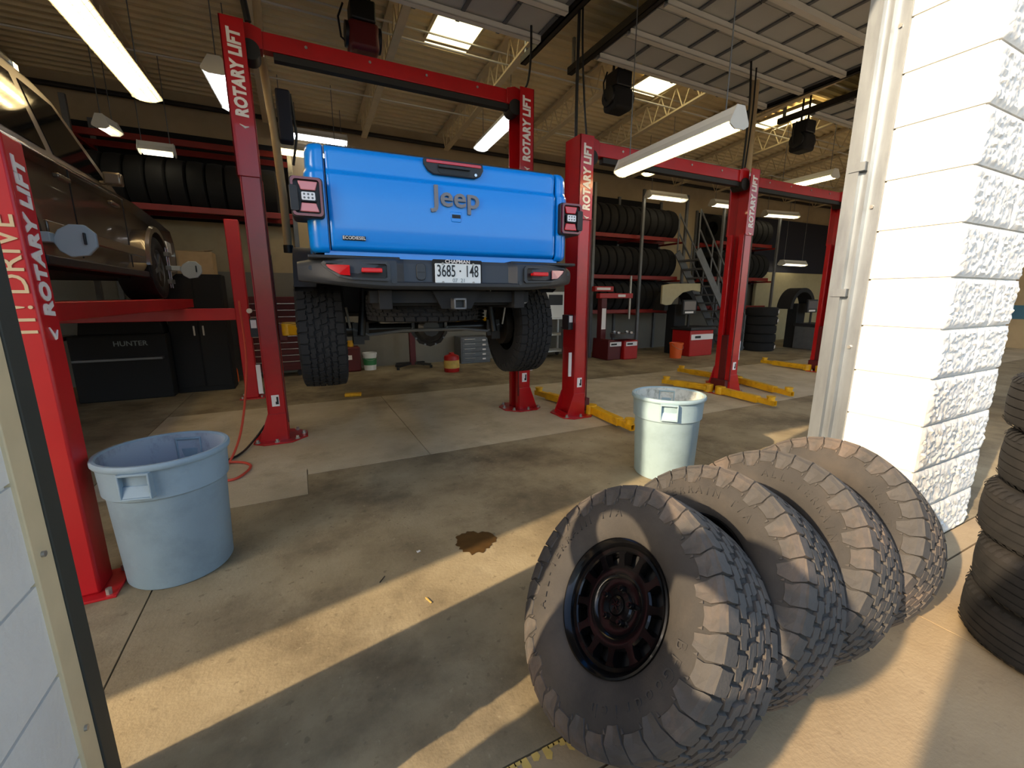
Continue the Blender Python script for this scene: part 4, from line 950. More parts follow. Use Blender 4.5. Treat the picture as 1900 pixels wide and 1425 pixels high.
# ================================================================ GREY VEHICLE ON THE FOUR-POST LIFT
def make_suv(label, loc, rotz, group=None):
    """length along +y (nose), half width 0.95; origin on the ground below the rear bumper"""
    root = thing('estate_vehicle', label, 'vehicle', loc, rotz, group)
    SP = 'suv_paint'
    # body shell: side profile with wheel arches, lofted across with tumble-home
    def arch(cy, r, z0, n=10): return [(cy + r * math.cos(R(180 - 180 * k / n)), z0 + 0.12 + r * math.sin(R(180 - 180 * k / n))) for k in range(n + 1)]
    z0 = 0.30
    low = [(0.0, 0.42), (0.05, 0.34), (0.45, z0)] + arch(1.02, 0.43, z0) + [(1.6, z0 - 0.02), (3.7, z0 - 0.02)] + arch(4.35, 0.43, z0) + [(5.05, z0), (5.27, 0.38)]
    top = [(5.33, 0.60), (5.30, 0.80), (5.18, 0.95), (4.9, 1.02), (4.3, 1.07), (3.75, 1.10), (3.3, 1.10), (2.2, 1.08), (1.0, 1.07), (0.1, 1.06), (0.0, 0.95), (-0.03, 0.7)]
    prof = low + top; n = len(prof)
    body = MB(); lay = []
    for (x, k) in ((-0.80, 0.955), (-0.90, 0.985), (-0.955, 1.0), (-0.965, 1.0)): lay.append((x, k))
    lay = lay + [(-x, k) for x, k in lay[::-1]]
    P = []
    for x, k in lay:
        for (y, z) in prof:
            zz = z if z < 0.7 else 0.7 + (z - 0.7) * (k if abs(x) < 0.95 else 0.93); yy = 2.65 + (y - 2.65) * k
            xx = x if (0.35 < z < 1.0) else x * 0.965
            P.append((xx, yy, zz))
    F = []
    m = len(lay)
    for i in range(m - 1):
        for j in range(n): F.append((i * n + j, i * n + (j + 1) % n, (i + 1) * n + (j + 1) % n, (i + 1) * n + j))
    F.append(tuple(range(n))); F.append(tuple(range((m - 1) * n, m * n)))
    body.add(P, F); bd = body.build('body', SP, root, smooth=28)
    # bonnet crown
    # greenhouse
    gl = [(0.10, 1.04), (0.32, 1.66), (0.55, 1.74), (2.45, 1.755), (2.75, 1.70), (3.62, 1.06)]
    gb = MB(); P = []
    for sx in (-1, 1):
        for (y, z) in gl:
            k = (z - 1.04) / 0.72; P.append((sx * (0.90 - 0.17 * k), y, z))
    g = len(gl); gb.add(P, [tuple(range(g)), tuple(range(2 * g - 1, g - 1, -1))] + [(k, g + k, g + (k + 1) % g, (k + 1) % g) for k in range(g)])
    gh = gb.build('roof', SP, root, bev=0.035, seg=3)
    def side(y, z, off=0.006): k = (z - 1.04) / 0.72; return 0.90 - 0.17 * k + off
    for s in (-1, 1):
        for (poly, nm) in (([(0.42, 1.14), (1.05, 1.14), (1.05, 1.60), (0.52, 1.58)], 'quarter_window'), ([(1.13, 1.13), (2.05, 1.13), (2.05, 1.64), (1.13, 1.62)], 'rear_door_window'), ([(2.17, 1.13), (3.28, 1.13), (2.66, 1.63), (2.17, 1.645)], 'front_door_window')):
            ps = [(s * side(y, z), y, z) for y, z in poly] + [(s * side(y, z, -0.01), y, z) for y, z in poly]
            k = len(poly); MB().add(ps, [tuple(range(k))] + [(i, (i + 1) % k, k + (i + 1) % k, k + i) for i in range(k)]).build(nm, 'glass_dark', root, smooth=0)
        # door seams, mouldings and handles
        for y in (1.10, 2.11, 3.32):
            MB().b2((s * 0.958, y - 0.004, 0.34), (s * 0.9665, y + 0.004, 1.03)).build('door_seam', 'black', bd)
        for y in (1.85, 2.9): MB().b2((s * 0.955, y, 0.90), (s * 0.995, y + 0.2, 0.935)).build('door_handle', SP, bd, bev=0.008)
        MB().b2((s * 0.955, 1.55, 0.47), (s * 0.985, 3.75, 0.56)).build('side_moulding', SP, bd, bev=0.008)
        MB().b2((s * 0.90, 1.5, 0.25), (s * 0.97, 3.85, 0.32)).build('sill_trim', 'black_plastic', bd, bev=0.01)
        for cy in (1.02, 4.35):
            fl = MB(); rows = []
            for k in range(13):
                t = R(180 * k / 12); c, q = math.cos(t), math.sin(t)
                rows.append([(s * 0.955, cy + 0.50 * c, 0.40 + 0.50 * q), (s * 0.99, cy + 0.485 * c, 0.40 + 0.485 * q), (s * 0.99, cy + 0.425 * c, 0.40 + 0.425 * q), (s * 0.90, cy + 0.42 * c, 0.40 + 0.42 * q)])
            fl.grid(rows).build('wheel_arch_flare', SP, bd, smooth=40)
            MB().cyl((s * 0.62, cy, 0.40), (s * 0.945, cy, 0.42), 0.415, n=28).build('wheel_well', 'black', bd)
            wh = obj('wheel', ME_SUVT, root, (s * 0.86, cy, 0.385), (0, R(90), 0)); 
            obj('wheel_disc', ME_SUVD, wh, (0, 0, 0), (0, 0, 0) if s > 0 else (math.pi, 0, 0))
        mr = MB().b2((s * 0.92, 3.02, 1.10), (s * 1.06, 3.12, 1.22)).b2((s * 0.88, 3.04, 1.10), (s * 0.95, 3.1, 1.14)).build('wing_mirror', SP, root, bev=0.03, seg=3)
        MB().b2((s * 0.93, 5.05, 0.62), (s * 0.66, 5.315, 0.80)).build('headlamp', 'lamp_white', root, bev=0.02)
        MB().b2((s * 0.75, -0.02, 0.72), (s * 0.945, 0.10, 1.0)).build('rear_lamp', 'lamp_red', root, bev=0.02)
        MB().cyl((s * 0.70, 0.5, 1.79), (s * 0.68, 2.4, 1.80), 0.02, n=8).b2((s * 0.72, 0.55, 1.72), (s * 0.66, 0.62, 1.80)).b2((s * 0.71, 2.3, 1.73), (s * 0.65, 2.37, 1.80)).build('roof_rail', 'chrome', root)
        MB().tube([(s * 0.975, 0.45 + 0.02 * k, 0.985) if False else (s * (0.972 - 0.0), 0.5 + 0.35 * k, 1.015) for k in range(9)], 0.006, 5).build('belt_trim', 'chrome', bd)
    MB().add([(-0.80, 3.55, 1.13), (0.80, 3.55, 1.13), (0.70, 2.80, 1.69), (-0.70, 2.80, 1.69)], [(0, 1, 2, 3)]).build('windscreen', 'glass_dark', root)
    MB().add([(-0.78, 0.118, 1.12), (0.78, 0.118, 1.12), (0.70, 0.29, 1.62), (-0.70, 0.29, 1.62)], [(0, 1, 2, 3)]).build('tailgate_window', 'glass_dark', root)
    MB().b2((-0.5, 5.30, 0.55), (0.5, 5.345, 0.78)).build('grille', 'black', root, bev=0.01)
    MB().b2((-0.88, 5.2, 0.34), (0.88, 5.40, 0.52)).build('front_bumper', 'black_plastic', root, bev=0.04)
    MB().b2((-0.88, -0.08, 0.36), (0.88, 0.08, 0.56)).build('rear_bumper', 'black_plastic', root, bev=0.04)
    MB().b2((-0.75, 0.3, 0.24), (0.75, 5.0, 0.34)).build('underbody', 'soft_black', root)
    return root
ME_SUVT = road_tyre(0.385, 0.25, 0.23).mesh('tyre', 'rubber_plain', 50)
dsc = MB().lathe([(0.235, 0.09), (0.225, 0.10), (0.215, 0.09), (0.21, 0.07), (0.06, 0.085), (0.05, 0.095), (0.0, 0.095)], 36, 'Z')
for k in range(5):
    t = 2 * math.pi * k / 5; dsc.bar((0.05 * math.cos(t), 0.05 * math.sin(t), 0.09), (0.215 * math.cos(t), 0.215 * math.sin(t), 0.085), 0.05, 0.02)
ME_SUVD = dsc.mesh('wheel_disc', 'steel_grey', 40)
SZ = 1.47
suv = make_suv('dark grey-brown vehicle raised on the four-post lift', (-2.50, 2.72, SZ), 0)
# ---- four-post lift
fp = thing('four_post_lift', 'red four-post alignment lift under the dark grey-brown vehicle', 'lift', (0, 0, 0))
def post(px, py, H, lettering):
    w2 = 0.085
    p = MB().b2((px - w2, py - w2, 0.012), (px + w2, py + w2, H)).build('post', 'post_red', fp, bev=0.012, seg=2)
    bpl = MB().b2((px - 0.16, py - 0.14, 0), (px + 0.16, py + 0.14, 0.014)).build('base_plate', 'post_red', fp, bev=0.003)
    for (a, b) in ((-0.125, -0.11), (0.125, -0.11), (0.125, 0.11), (-0.125, 0.11)): MB().cyl((px + a, py + b, 0.014), (px + a, py + b, 0.045), 0.014, n=6).build('anchor_bolt', 'bolt_steel', bpl)
    if lettering:
        # on the face looking into the bay and on the face looking to the doorway
        text('ROTARY LIFT', 0.118, frame((px + w2 + 0.002, py + 0.004, 1.745), (0, 0, 1), (0, -1, 0)), p, bold=0.05, shear=0.1, depth=0.002, xs=0.9, space=1.07)
        MB().tube([(px + w2 + 0.002, py - 0.035, 1.36), (px + w2 + 0.002, py + 0.0, 1.31), (px + w2 + 0.002, py + 0.035, 1.345)], [0.004, 0.010, 0.003], 6).build('logo_arc', 'letter_white', p)
        text('IT! DRIVE', 0.125, frame((px + 0.03, py - w2 - 0.002, 1.33), (0, 0, 1), (-1, 0, 0)), p, bold=0.004, depth=0.002, matn='cream_paint', xs=1.0, align='LEFT')['kind'] = 'stuff'
    return p
post(-1.115, 2.74, 2.17, True); post(-0.72, 7.38, 2.55, False); post(-4.25, 2.74, 2.17, False); post(-4.25, 7.38, 2.4, False)
for x in (-1.63, -3.37):
    MB().b2((x - 0.24, 2.95, SZ - 0.13), (x + 0.24, 7.95, SZ - 0.005)).build('runway', 'post_red', fp, bev=0.006)
for y in (2.74, 7.38):
    MB().b2((-4.2, y - 0.07, SZ - 0.30), (-0.78 if y > 5 else -1.17, y + 0.07, SZ - 0.135)).build('cross_beam', 'post_red', fp, bev=0.006)
MB().cyl((-0.62, 7.25, 1.30), (-0.62, 7.18, 1.30), 0.035, n=12).build('release_knob', 'letter_white', fp)
# ---- wheel alignment targets clamped to the vehicle wheels
def target(label, loc, rz, k):
    root = thing('alignment_target', label, 'wheel target', loc, rz, 'grey wheel alignment targets')
    # clamp: two chrome rods and three jaws in the plane of the wheel; the board stands on a short arm
    for y in (-0.05, 0.05): MB().cyl((0, y, -0.25), (0, y, 0.25), 0.010, n=8).build('clamp_rod', 'chrome', root)
    for z in (-0.17, 0.0, 0.17): MB().b2((-0.02, -0.075, z - 0.028), (0.03, 0.075, z + 0.028)).build('clamp_jaw', 'steel_grey', root, bev=0.006)
    MB().b2((0.0, -0.03, -0.03), (0.12, 0.05, 0.03)).build('hub_arm', 'target_grey', root, bev=0.005)
    oc = [(-0.11, -0.02), (-0.06, 0.07), (0.02, 0.12), (0.12, 0.12), (0.19, 0.05), (0.19, -0.06), (0.12, -0.14), (0.0, -0.16), (-0.07, -0.11)]
    MB().prism([(a * k, b * k) for a, b in oc], 'y', 0.0, 0.03).xf(Matrix.Translation((0.12 + 0.09 * k, 0.02, 0.0))).build('target_board', 'target_grey', root, bev=0.006)
    MB().b2((0.12 + 0.2 * k, -0.002, -0.05 * k), (0.12 + 0.215 * k, 0.02, 0.05 * k)).build('board_grip', 'black', root, bev=0.003)
    return root
target('large pale grey alignment target on the rear wheel of the grey vehicle', (-1.44, 3.74, 1.86), 0, 0.72)
target('small alignment target on the front wheel of the grey vehicle, before the cardboard box', (-1.44, 7.07, 1.86), 0, 0.8)
# ================================================================ BACKGROUND OF THE WORKSHOP
# ---- tyre racks along the back wall
ME_RACKT = MB().lathe([(0.22, -0.10), (0.27, -0.118), (0.35, -0.12), (0.395, -0.10), (0.405, 0.0), (0.395, 0.10), (0.35, 0.12), (0.27, 0.118), (0.22, 0.10), (0.34, 0.08), (0.34, -0.08)], 24, 'X', closed=True).mesh('rack_tyre', 'rack_rubber', 50)
def rack(label, xa, xb, tiers, ya=8.64, yb=9.57, top=4.3, grp='red steel tyre racks along the back wall'):
    root = thing('tyre_rack', label, 'rack', ((xa + xb) / 2, (ya + yb) / 2, 0), 0, grp)
    hx, hy = (xb - xa) / 2, (yb - ya) / 2
    for sx in (-1, 0, 1):
        for sy in (-1, 1): MB().b2((sx * hx - 0.035, sy * hy - 0.03, 0), (sx * hx + 0.035, sy * hy + 0.03, top)).build('upright', 'steel_grey', root, bev=0.004)
    MB().b2((-hx, hy + 0.005, tiers[0] - 0.1), (hx, hy + 0.02, top - 0.05)).build('gap_shade_panel', 'rack_rubber', root)  # added black sheet stands in for the darkness between the tyres
    for z in tiers:
        for sy in (-1, 1): MB().b2((-hx, sy * 0.28 - 0.025, z - 0.075), (hx, sy * 0.28 + 0.025, z + 0.02)).build('shelf_beam', 'rack_red', root, bev=0.006)
        for sx in (-1, 0, 1): MB().b2((sx * hx - 0.025, -hy, z - 0.12), (sx * hx + 0.025, hy, z - 0.076)).build('end_arm', 'rack_red', root)
    return root
def rack_tyres(label, grp, xa, xb, z, y=9.105, step=0.256, skip=()):
    x = xa; k = 0
    while x < xb:
        if k not in skip:
            o = obj('tyre', ME_RACKT, None, (x, y, z + 0.338), (random.uniform(0, 6), 0, random.uniform(-0.01, 0.01))); tag(o, label, 'tyre', grp)
        x += step; k += 1
rack('long red tyre rack behind the grey vehicle', -5.4, 0.1, (2.9, 3.88), top=4.25)
rack_tyres('black tyre standing on the upper tier of the rack behind the grey vehicle', 'tyres on the rack behind the grey vehicle', -4.6, -0.1, 2.92)
rack('red tyre rack beside the stairs, above the tyre changer', 6.45, 9.45, (1.15, 2.02, 3.02), top=4.1)
rack_tyres('black tyre standing on the top tier of the rack beside the stairs', 'tyres on the top tier beside the stairs', 6.62, 9.35, 3.04)
rack_tyres('black tyre standing on the middle tier of the rack beside the stairs', 'tyres on the middle tier beside the stairs', 6.62, 9.35, 2.04)
rack_tyres('black tyre standing on the low tier of the rack beside the stairs', 'tyres on the low tier beside the stairs', 6.62, 9.35, 1.17)
rack('red tyre rack beyond the stairs at the dark end of the workshop', 10.9, 13.4, (1.2, 2.05, 3.05), top=4.0)
rack_tyres('black tyre standing on the upper tier of the rack beyond the stairs', 'tyres on the upper tier beyond the stairs', 11.1, 13.3, 3.07)
rack_tyres('black tyre standing on the middle tier of the rack beyond the stairs', 'tyres on the middle tier beyond the stairs', 11.1, 13.3, 2.07)
# ---- dark navy wall cladding and a pale partition at the far end
tag(MB().b2((13.5, 9.44, 1.9), (18.2, 9.58, 4.0)).build('wall_cladding', 'navy'), 'dark navy sheet cladding high on the wall at the far end', 'cladding')
tag(MB().b2((13.6, 9.30, 0.0), (18.6, 9.42, 2.3)).build('partition', 'beige_plastic', bev=0.02), 'pale beige partition below the dark navy cladding', 'partition')
# ---- steel stairs up to the loft
stc = thing('staircase', 'grey steel open staircase with handrails at the back of the workshop', 'stairs', (0, 0, 0))
A, B = Vector((11.25, 8.3, 0.0)), Vector((9.15, 8.3, 2.65))
for yy in (7.92, 8.58):
    MB().bar((A.x, yy, A.z), (B.x, yy, B.z), 0.03, 0.2, (0, 0, 1)).build('stringer', 'steel_grey', stc)
    for h in (0.5, 0.95): MB().cyl((A.x, yy, A.z + h), (B.x, yy, B.z + h), 0.022, n=8).build('handrail', 'steel_grey', stc)
    for k in range(5):
        p = A.lerp(B, k / 4.0); MB().cyl((p.x, yy, p.z), (p.x, yy, p.z + 0.97), 0.02, n=8).build('baluster', 'steel_grey', stc)
for k in range(1, 12):
    p = A.lerp(B, k / 12.0); MB().b2((p.x - 0.13, 7.94, p.z - 0.02), (p.x + 0.13, 8.56, p.z + 0.02)).build('tread', 'steel_grey', stc)
# ---- tyre changer
tc = thing('tyre_changer', 'red tyre changing machine with white strip on its post', 'tyre changer', (6.95, 8.15, 0))
MB().prism([(-0.42, 0.0), (-0.02, 0.0), (0.0, 0.45), (-0.40, 0.50)], 'y', -0.12, 0.5).build('base_cabinet', 'dark_red', tc, bev=0.02)
MB().b2((0.02, -0.2, 0.0), (0.44, 0.2, 0.46)).build('front_cabinet', 'machine_red', tc, bev=0.02)
for a in (-0.36, 0.06): 
    pp = MB().b2((a, -0.214 if a > 0 else -0.13, 0.33), (a + 0.34, -0.203 if a > 0 else -0.118, 0.43)).build('name_plate', 'letter_white', tc); MB().b2((a + 0.03, -0.218 if a > 0 else -0.134, 0.36), (a + 0.2, -0.213 if a > 0 else -0.129, 0.40)).build('plate_print', 'black', pp)
MB().cyl((0.1, 0.0, 0.52), (0.1, 0.0, 0.62), 0.28, 0.30, n=24).build('turntable', 'steel_grey', tc)
for k in range(4): MB().b2((0.1 + 0.22 * math.cos(k * 1.57 + .4) - 0.04, 0.22 * math.sin(k * 1.57 + .4) - 0.04, 0.62), (0.1 + 0.22 * math.cos(k * 1.57 + .4) + 0.04, 0.22 * math.sin(k * 1.57 + .4) + 0.04, 0.68)).build('clamp_jaw', 'chrome', tc, bev=0.01)
MB().b2((-0.40, 0.2, 0.45), (-0.24, 0.36, 1.5)).build('mast', 'dark_red', tc, bev=0.01)
MB().b2((-0.385, 0.193, 0.72), (-0.265, 0.199, 1.22)).build('mast_strip', 'letter_white', tc)
MB().b2((-0.5, 0.16, 1.46), (0.52, 0.3, 1.58)).b2((-0.65, 0.15, 1.62), (-0.1, 0.28, 1.74)).build('swing_beam', 'machine_red', tc, bev=0.01)
MB().b2((-0.6, 0.142, 1.655), (-0.2, 0.149, 1.71)).build('beam_label', 'letter_white', tc); MB().b2((0.05, 0.152, 1.49), (0.28, 0.159, 1.55)).build('beam_label', 'letter_white', tc)
MB().cyl((0.46, 0.2, 0.95), (0.46, 0.2, 2.0), 0.03, n=10).build('tool_shaft', 'bolt_steel', tc)
# ---- wheel balancers
def balancer(label, loc, s, red):
    b = thing('wheel_balancer', label, 'wheel balancer', loc, 0, 'wheel balancing machines')
    MB().b2((-0.05, -0.3, 0.0), (0.78, 0.3, 0.66)).build('cabinet', 'machine_red' if red else 'steel_grey', b, bev=0.02)
    if red:
        n_ = MB().b2((-0.03, -0.315, 0.42), (0.76, -0.304, 0.56)).build('name_plate', 'letter_white', b); MB().b2((0.1, -0.32, 0.46), (0.3, -0.314, 0.52)).build('plate_print', 'black', n_)
    MB().b2((-0.08, -0.33, 0.66), (0.82, 0.33, 0.74)).build('weight_tray', 'black_plastic', b, bev=0.01)
    mo = MB().b2((-0.05, 0.0, 1.05), (0.42, 0.06, 1.42)).build('monitor', 'black_plastic', b, bev=0.01)
    MB().b2((-0.02, -0.008, 1.16), (0.39, -0.001, 1.38)).build('monitor_screen', 'screen', mo); MB().b2((0.02, -0.008, 1.08), (0.32, -0.001, 1.125)).build('monitor_label', 'letter_white', mo)
    MB().cyl((0.2, 0.03, 0.7), (0.2, 0.03, 1.1), 0.03, n=8).build('monitor_post', 'black', b)
    hood = MB(); P = []
    ra, rb = 0.60, 0.48
    pts = [(0.15 + ra * math.cos(R(t)), 1.15 + ra * math.sin(R(t))) for t in range(0, 181, 12)] + [(0.15 + rb * math.cos(R(t)), 1.15 + rb * math.sin(R(t))) for t in range(180, -1, -12)]
    hood.prism(pts, 'y', 0.25, 0.65).build('wheel_hood', 'soft_black', b, smooth=30)
    MB().b2((0.0, 0.3, 0.0), (0.4, 0.6, 1.3)).build('hood_stand', 'soft_black', b, bev=0.02)
    return b
balancer('wheel balancer with red cabinet, monitor and black hood beside the stairs', (8.86, 7.93, 0), 1, True)
balancer('dark wheel balancer with rounded hood beyond the stack of labelled tyres', (13.1, 7.3, 0), 1, False)
fend = MB(); pts = [(-0.62, 1.32), (-0.62, 1.78), (-0.3, 1.82), (0.72, 1.84), (0.74, 1.62), (0.45, 1.66), (0.1, 1.6), (-0.18, 1.42), (-0.28, 1.3), (-0.45, 1.28)]
tag(fend.prism(pts, 'y', 0, 0.06).build('wheel_guard', 'beige_plastic', None, (8.85, 8.10, 0), bev=0.012), 'beige curved plastic guard over the black hood of the balancer', 'guard')
# ---- small things on the floor at the back
def bucket(label, loc, r, h, m, lab=None, cat='bucket', name='bucket'):
    root = thing(name, label, cat, loc)
    MB().lathe([(0, 0), (r * 0.85, 0), (r, h * 0.9), (r * 1.06, h * 0.9), (r * 1.06, h), (r * 0.95, h), (r * 0.8, 0.02), (0, 0.02)], 24, 'Z').build('body', m, root)
    if lab: MB().lathe([(r * 0.93, h * 0.3), (r * 0.985, h * 0.7)], 24, 'Z').build('label', lab, root)
    pts = [(r * 1.05 * math.cos(R(t)), 0.01, h * 0.92 - 0.12 * math.sin(R(t))) for t in range(0, 181, 20)]
    MB().tube([(p[0], -r * 0.98 * abs(math.sin(R(t))) - 0.012, p[2]) for p, t in zip(pts, range(0, 181, 20))], 0.004, 5).build('bail_handle', 'bolt_steel', root)
    return root
bucket('orange plastic bucket beside the red balancer cabinet', (8.36, 7.65, 0), 0.16, 0.38, 'orange')
bucket('white plastic bucket with a green label by the back wall', (1.26, 9.22, 0), 0.14, 0.36, 'white', 'green')
rc = thing('parts_washer', 'red container with a white label beside the white bucket', 'container', (0.90, 9.25, 0))
MB().b2((-0.17, -0.17, 0.0), (0.17, 0.17, 0.50)).build('body', 'dark_red', rc, bev=0.03); MB().b2((-0.12, -0.178, 0.25), (0.0, -0.171, 0.34)).build('label', 'letter_white', rc); MB().cyl((0, 0, 0.5), (0, 0, 0.62), 0.06, n=12).build('cap', 'arm_yellow', rc)
cn = thing('oil_canister', 'red round canister with a yellow label on the floor under the truck', 'canister', (2.72, 8.25, 0))
MB().lathe([(0, 0), (0.15, 0), (0.155, 0.02), (0.155, 0.30), (0.14, 0.33), (0.05, 0.36), (0.05, 0.39), (0, 0.39)], 24, 'Z').build('body', 'machine_red', cn); MB().lathe([(0.157, 0.08), (0.157, 0.24)], 24, 'Z').build('label', 'yellow_paint', cn)
js = thing('transmission_jack', 'dark red floor jack with black feet by the grey wall', 'jack', (2.12, 9.1, 0))
MB().b2((-0.05, -0.05, 0.06), (0.07, 0.05, 0.85)).build('column', 'dark_red', js, bev=0.006)
for (a, b) in ((-0.35, -0.2), (0.35, -0.2), (-0.3, 0.2), (0.3, 0.2)): MB().bar((0, 0, 0.10), (a, b, 0.07), 0.05, 0.05).cyl((a, b, 0), (a, b, 0.06), 0.03, n=10).build('foot', 'black', js)
oc = thing('drawer_organiser', 'grey steel drawer organiser by the back wall, under the truck', 'drawers', (3.58, 9.3, 0))
MB().b2((-0.36, -0.22, 0.0), (0.36, 0.22, 0.60)).build('case', 'steel_grey', oc, bev=0.006)
for k in range(5):
    dr = MB().b2((-0.33, -0.235, 0.05 + 0.108 * k), (0.33, -0.222, 0.145 + 0.108 * k)).build('drawer', 'steel_grey', oc, bev=0.004)
    MB().b2((-0.28, -0.25, 0.118 + 0.108 * k), (-0.02, -0.236, 0.13 + 0.108 * k)).build('pull', 'chrome', dr)
    MB().b2((0.16, -0.24, 0.075 + 0.108 * k), (0.24, -0.2355, 0.11 + 0.108 * k)).build('drawer_label', 'letter_white', dr)
# tool chests
def chest(label, x0, x1, H, n, m, y=9.12):
    c = thing('tool_chest', label, 'tool chest', ((x0 + x1) / 2, y + 0.2, 0)); w2 = (x1 - x0) / 2
    MB().b2((-w2, -0.25, 0.12), (w2, 0.25, H)).build('case', m, c, bev=0.008)
    for q in (-1, 1): MB().cyl((q * (w2 - 0.08), -0.18, 0.06), (q * (w2 - 0.08), -0.14, 0.06), 0.06, n=12).b2((q * (w2 - 0.08) - 0.03, -0.2, 0.06), (q * (w2 - 0.08) + 0.03, -0.12, 0.13)).build('caster', 'black', c)
    z = 0.2; hh = (H - 0.3) / n
    for k in range(n):
        d = MB().b2((-w2 + 0.03, -0.265, z), (w2 - 0.03, -0.252, z + hh * 0.9)).build('drawer', m, c, bev=0.003); MB().b2((-w2 + 0.06, -0.285, z + hh * 0.72), (w2 - 0.06, -0.266, z + hh * 0.84)).build('pull', 'chrome', d); z += hh
    return c
chest('tall dark red tool chest with chrome drawer pulls behind the lift column', -0.98, 0.03, 1.5, 10, 'dark_red')
for (x, m, l) in ((-1.28, 'yellow_paint', 'yellow plastic bottle standing by the dark red tool chest'), (-1.12, 'orange', 'orange plastic bottle standing by the dark red tool chest')):
    o = MB().lathe([(0, 0), (0.06, 0), (0.065, 0.02), (0.062, 0.22), (0.03, 0.28), (0.025, 0.33), (0, 0.33)], 16, 'Z').build('bottle', m, None, (x, 8.95, 0)); tag(o, l, 'bottle', 'bottles by the tool chest')
# dark cabinet with the cardboard box, and the alignment console
cab_ = thing('steel_cabinet', 'tall dark steel cabinet under the cardboard box', 'cabinet', (-1.42, 8.45, 0))
MB().b2((-0.38, -0.22, 0.0), (0.38, 0.22, 1.84)).build('case', 'soft_black', cab_, bev=0.008)
for q in (-1, 1): dd = MB().b2((q * 0.01, -0.235, 0.08), (q * 0.36, -0.222, 1.78)).build('door', 'soft_black', cab_, bev=0.004); MB().b2((q * 0.05, -0.25, 0.9), (q * 0.07, -0.236, 1.05)).build('handle', 'bolt_steel', dd)
bx = thing('cardboard_box', 'brown cardboard box with open flaps on the dark cabinet', 'box', (-1.36, 8.45, 1.84))
MB().b2((-0.24, -0.18, 0), (0.24, 0.18, 0.34)).build('carton', 'cardboard', bx, bev=0.004); MB().bar((-0.05, -0.18, 0.345), (-0.02, 0.18, 0.345), 0.36, 0.006).build('flap', 'cardboard', bx); MB().bar((-0.18, 0.18, 0.34), (0.18, 0.30, 0.40), 0.30, 0.005).build('flap', 'cardboard', bx)
co = thing('alignment_console', 'black wheel alignment console with pale lettering behind the grey bin', 'console', (-2.35, 8.3, 0))
MB().b2((-0.55, -0.3, 0.0), (0.55, 0.3, 0.95)).prism([(-0.5, 0.95), (0.5, 0.95), (0.46, 1.18), (-0.46, 1.18)], 'y', -0.1, 0.25).build('case', 'soft_black', co, bev=0.015)
text('HUNTER', 0.10, frame((0.13, -0.303, 0.83), (1, 0, 0), (0, 0, 1)), co, bold=0.012, depth=0.001, matn='plate_grey', xs=1.0)
MB().b2((-0.5, -0.42, 0.60), (0.5, -0.28, 0.63)).build('keyboard_shelf', 'steel_grey', co)
wbn = thing('workbench', 'cluttered workbench behind the runway of the four-post lift', 'workbench', (-3.8, 8.35, 0))
MB().b2((-0.8, -0.28, 0.88), (0.8, 0.28, 0.94)).build('bench_top', 'steel_grey', wbn, bev=0.004)
for a in (-0.74, 0.74):
    for b in (-0.23, 0.23): MB().b2((a - 0.03, b - 0.03, 0), (a + 0.03, b + 0.03, 0.88)).build('leg', 'steel_grey', wbn)
# white trolley and grey bin
tr = thing('utility_trolley', 'white steel trolley with shelves by the back wall', 'trolley', (5.66, 9.25, 0))
for a in (-0.36, 0.36):
    for b in (-0.2, 0.2): MB().b2((a - 0.02, b - 0.02, 0.10), (a + 0.02, b + 0.02, 1.0)).build('post', 'white', tr); 
for z in (0.14, 0.55, 0.95): MB().b2((-0.38, -0.22, z), (0.38, 0.22, z + 0.04)).build('shelf', 'white', tr, bev=0.004)
for a in (-0.34, 0.34):
    for b in (-0.18, 0.18): MB().cyl((a, b - 0.015, 0.05), (a, b + 0.015, 0.05), 0.05, n=12).build('caster', 'black', tr)
pn = thing('notice_board', 'white notice board with dark pictures leaning on the white trolley', 'board', (5.72, 9.1, 0.995))
MB().b2((-0.28, 0, 0), (0.28, 0.02, 0.62)).build('panel', 'white', pn); MB().b2((-0.2, -0.006, 0.3), (0.2, -0.001, 0.55)).build('picture', 'black_plastic', pn)
gb = thing('waste_bin', 'dark grey round waste bin beside the white trolley', 'bin', (5.9, 8.7, 0))
MB().lathe([(0, 0), (0.18, 0), (0.23, 0.75), (0.24, 0.75), (0.24, 0.79), (0.21, 0.79), (0.17, 0.02), (0, 0.02)], 28, 'Z').build('body', 'steel_grey', gb)
# stack of labelled tyres
so = ['lowest tyre of the labelled stack by the far lift', 'second tyre of the labelled stack by the far lift', 'third tyre of the labelled stack by the far lift', 'fourth tyre of the labelled stack by the far lift', 'top tyre of the labelled stack by the far lift']
for k in range(5):
    o = obj('new_tyre', ME_RACKT, None, (11.7 + 0.01 * (k % 2), 7.75, 0.12 + 0.242 * k), (0, R(90), 0)); tag(o, so[k], 'tyre', 'labelled new tyres in a stack')
    if k in (0, 3, 4): obj('paper_label', MB().b2((-0.04, -0.412, -0.13), (0.04, -0.40, 0.13)).mesh('paper_label', 'letter_white', 0), o, None, (R(-28 - 90 * 0), 0, 0))
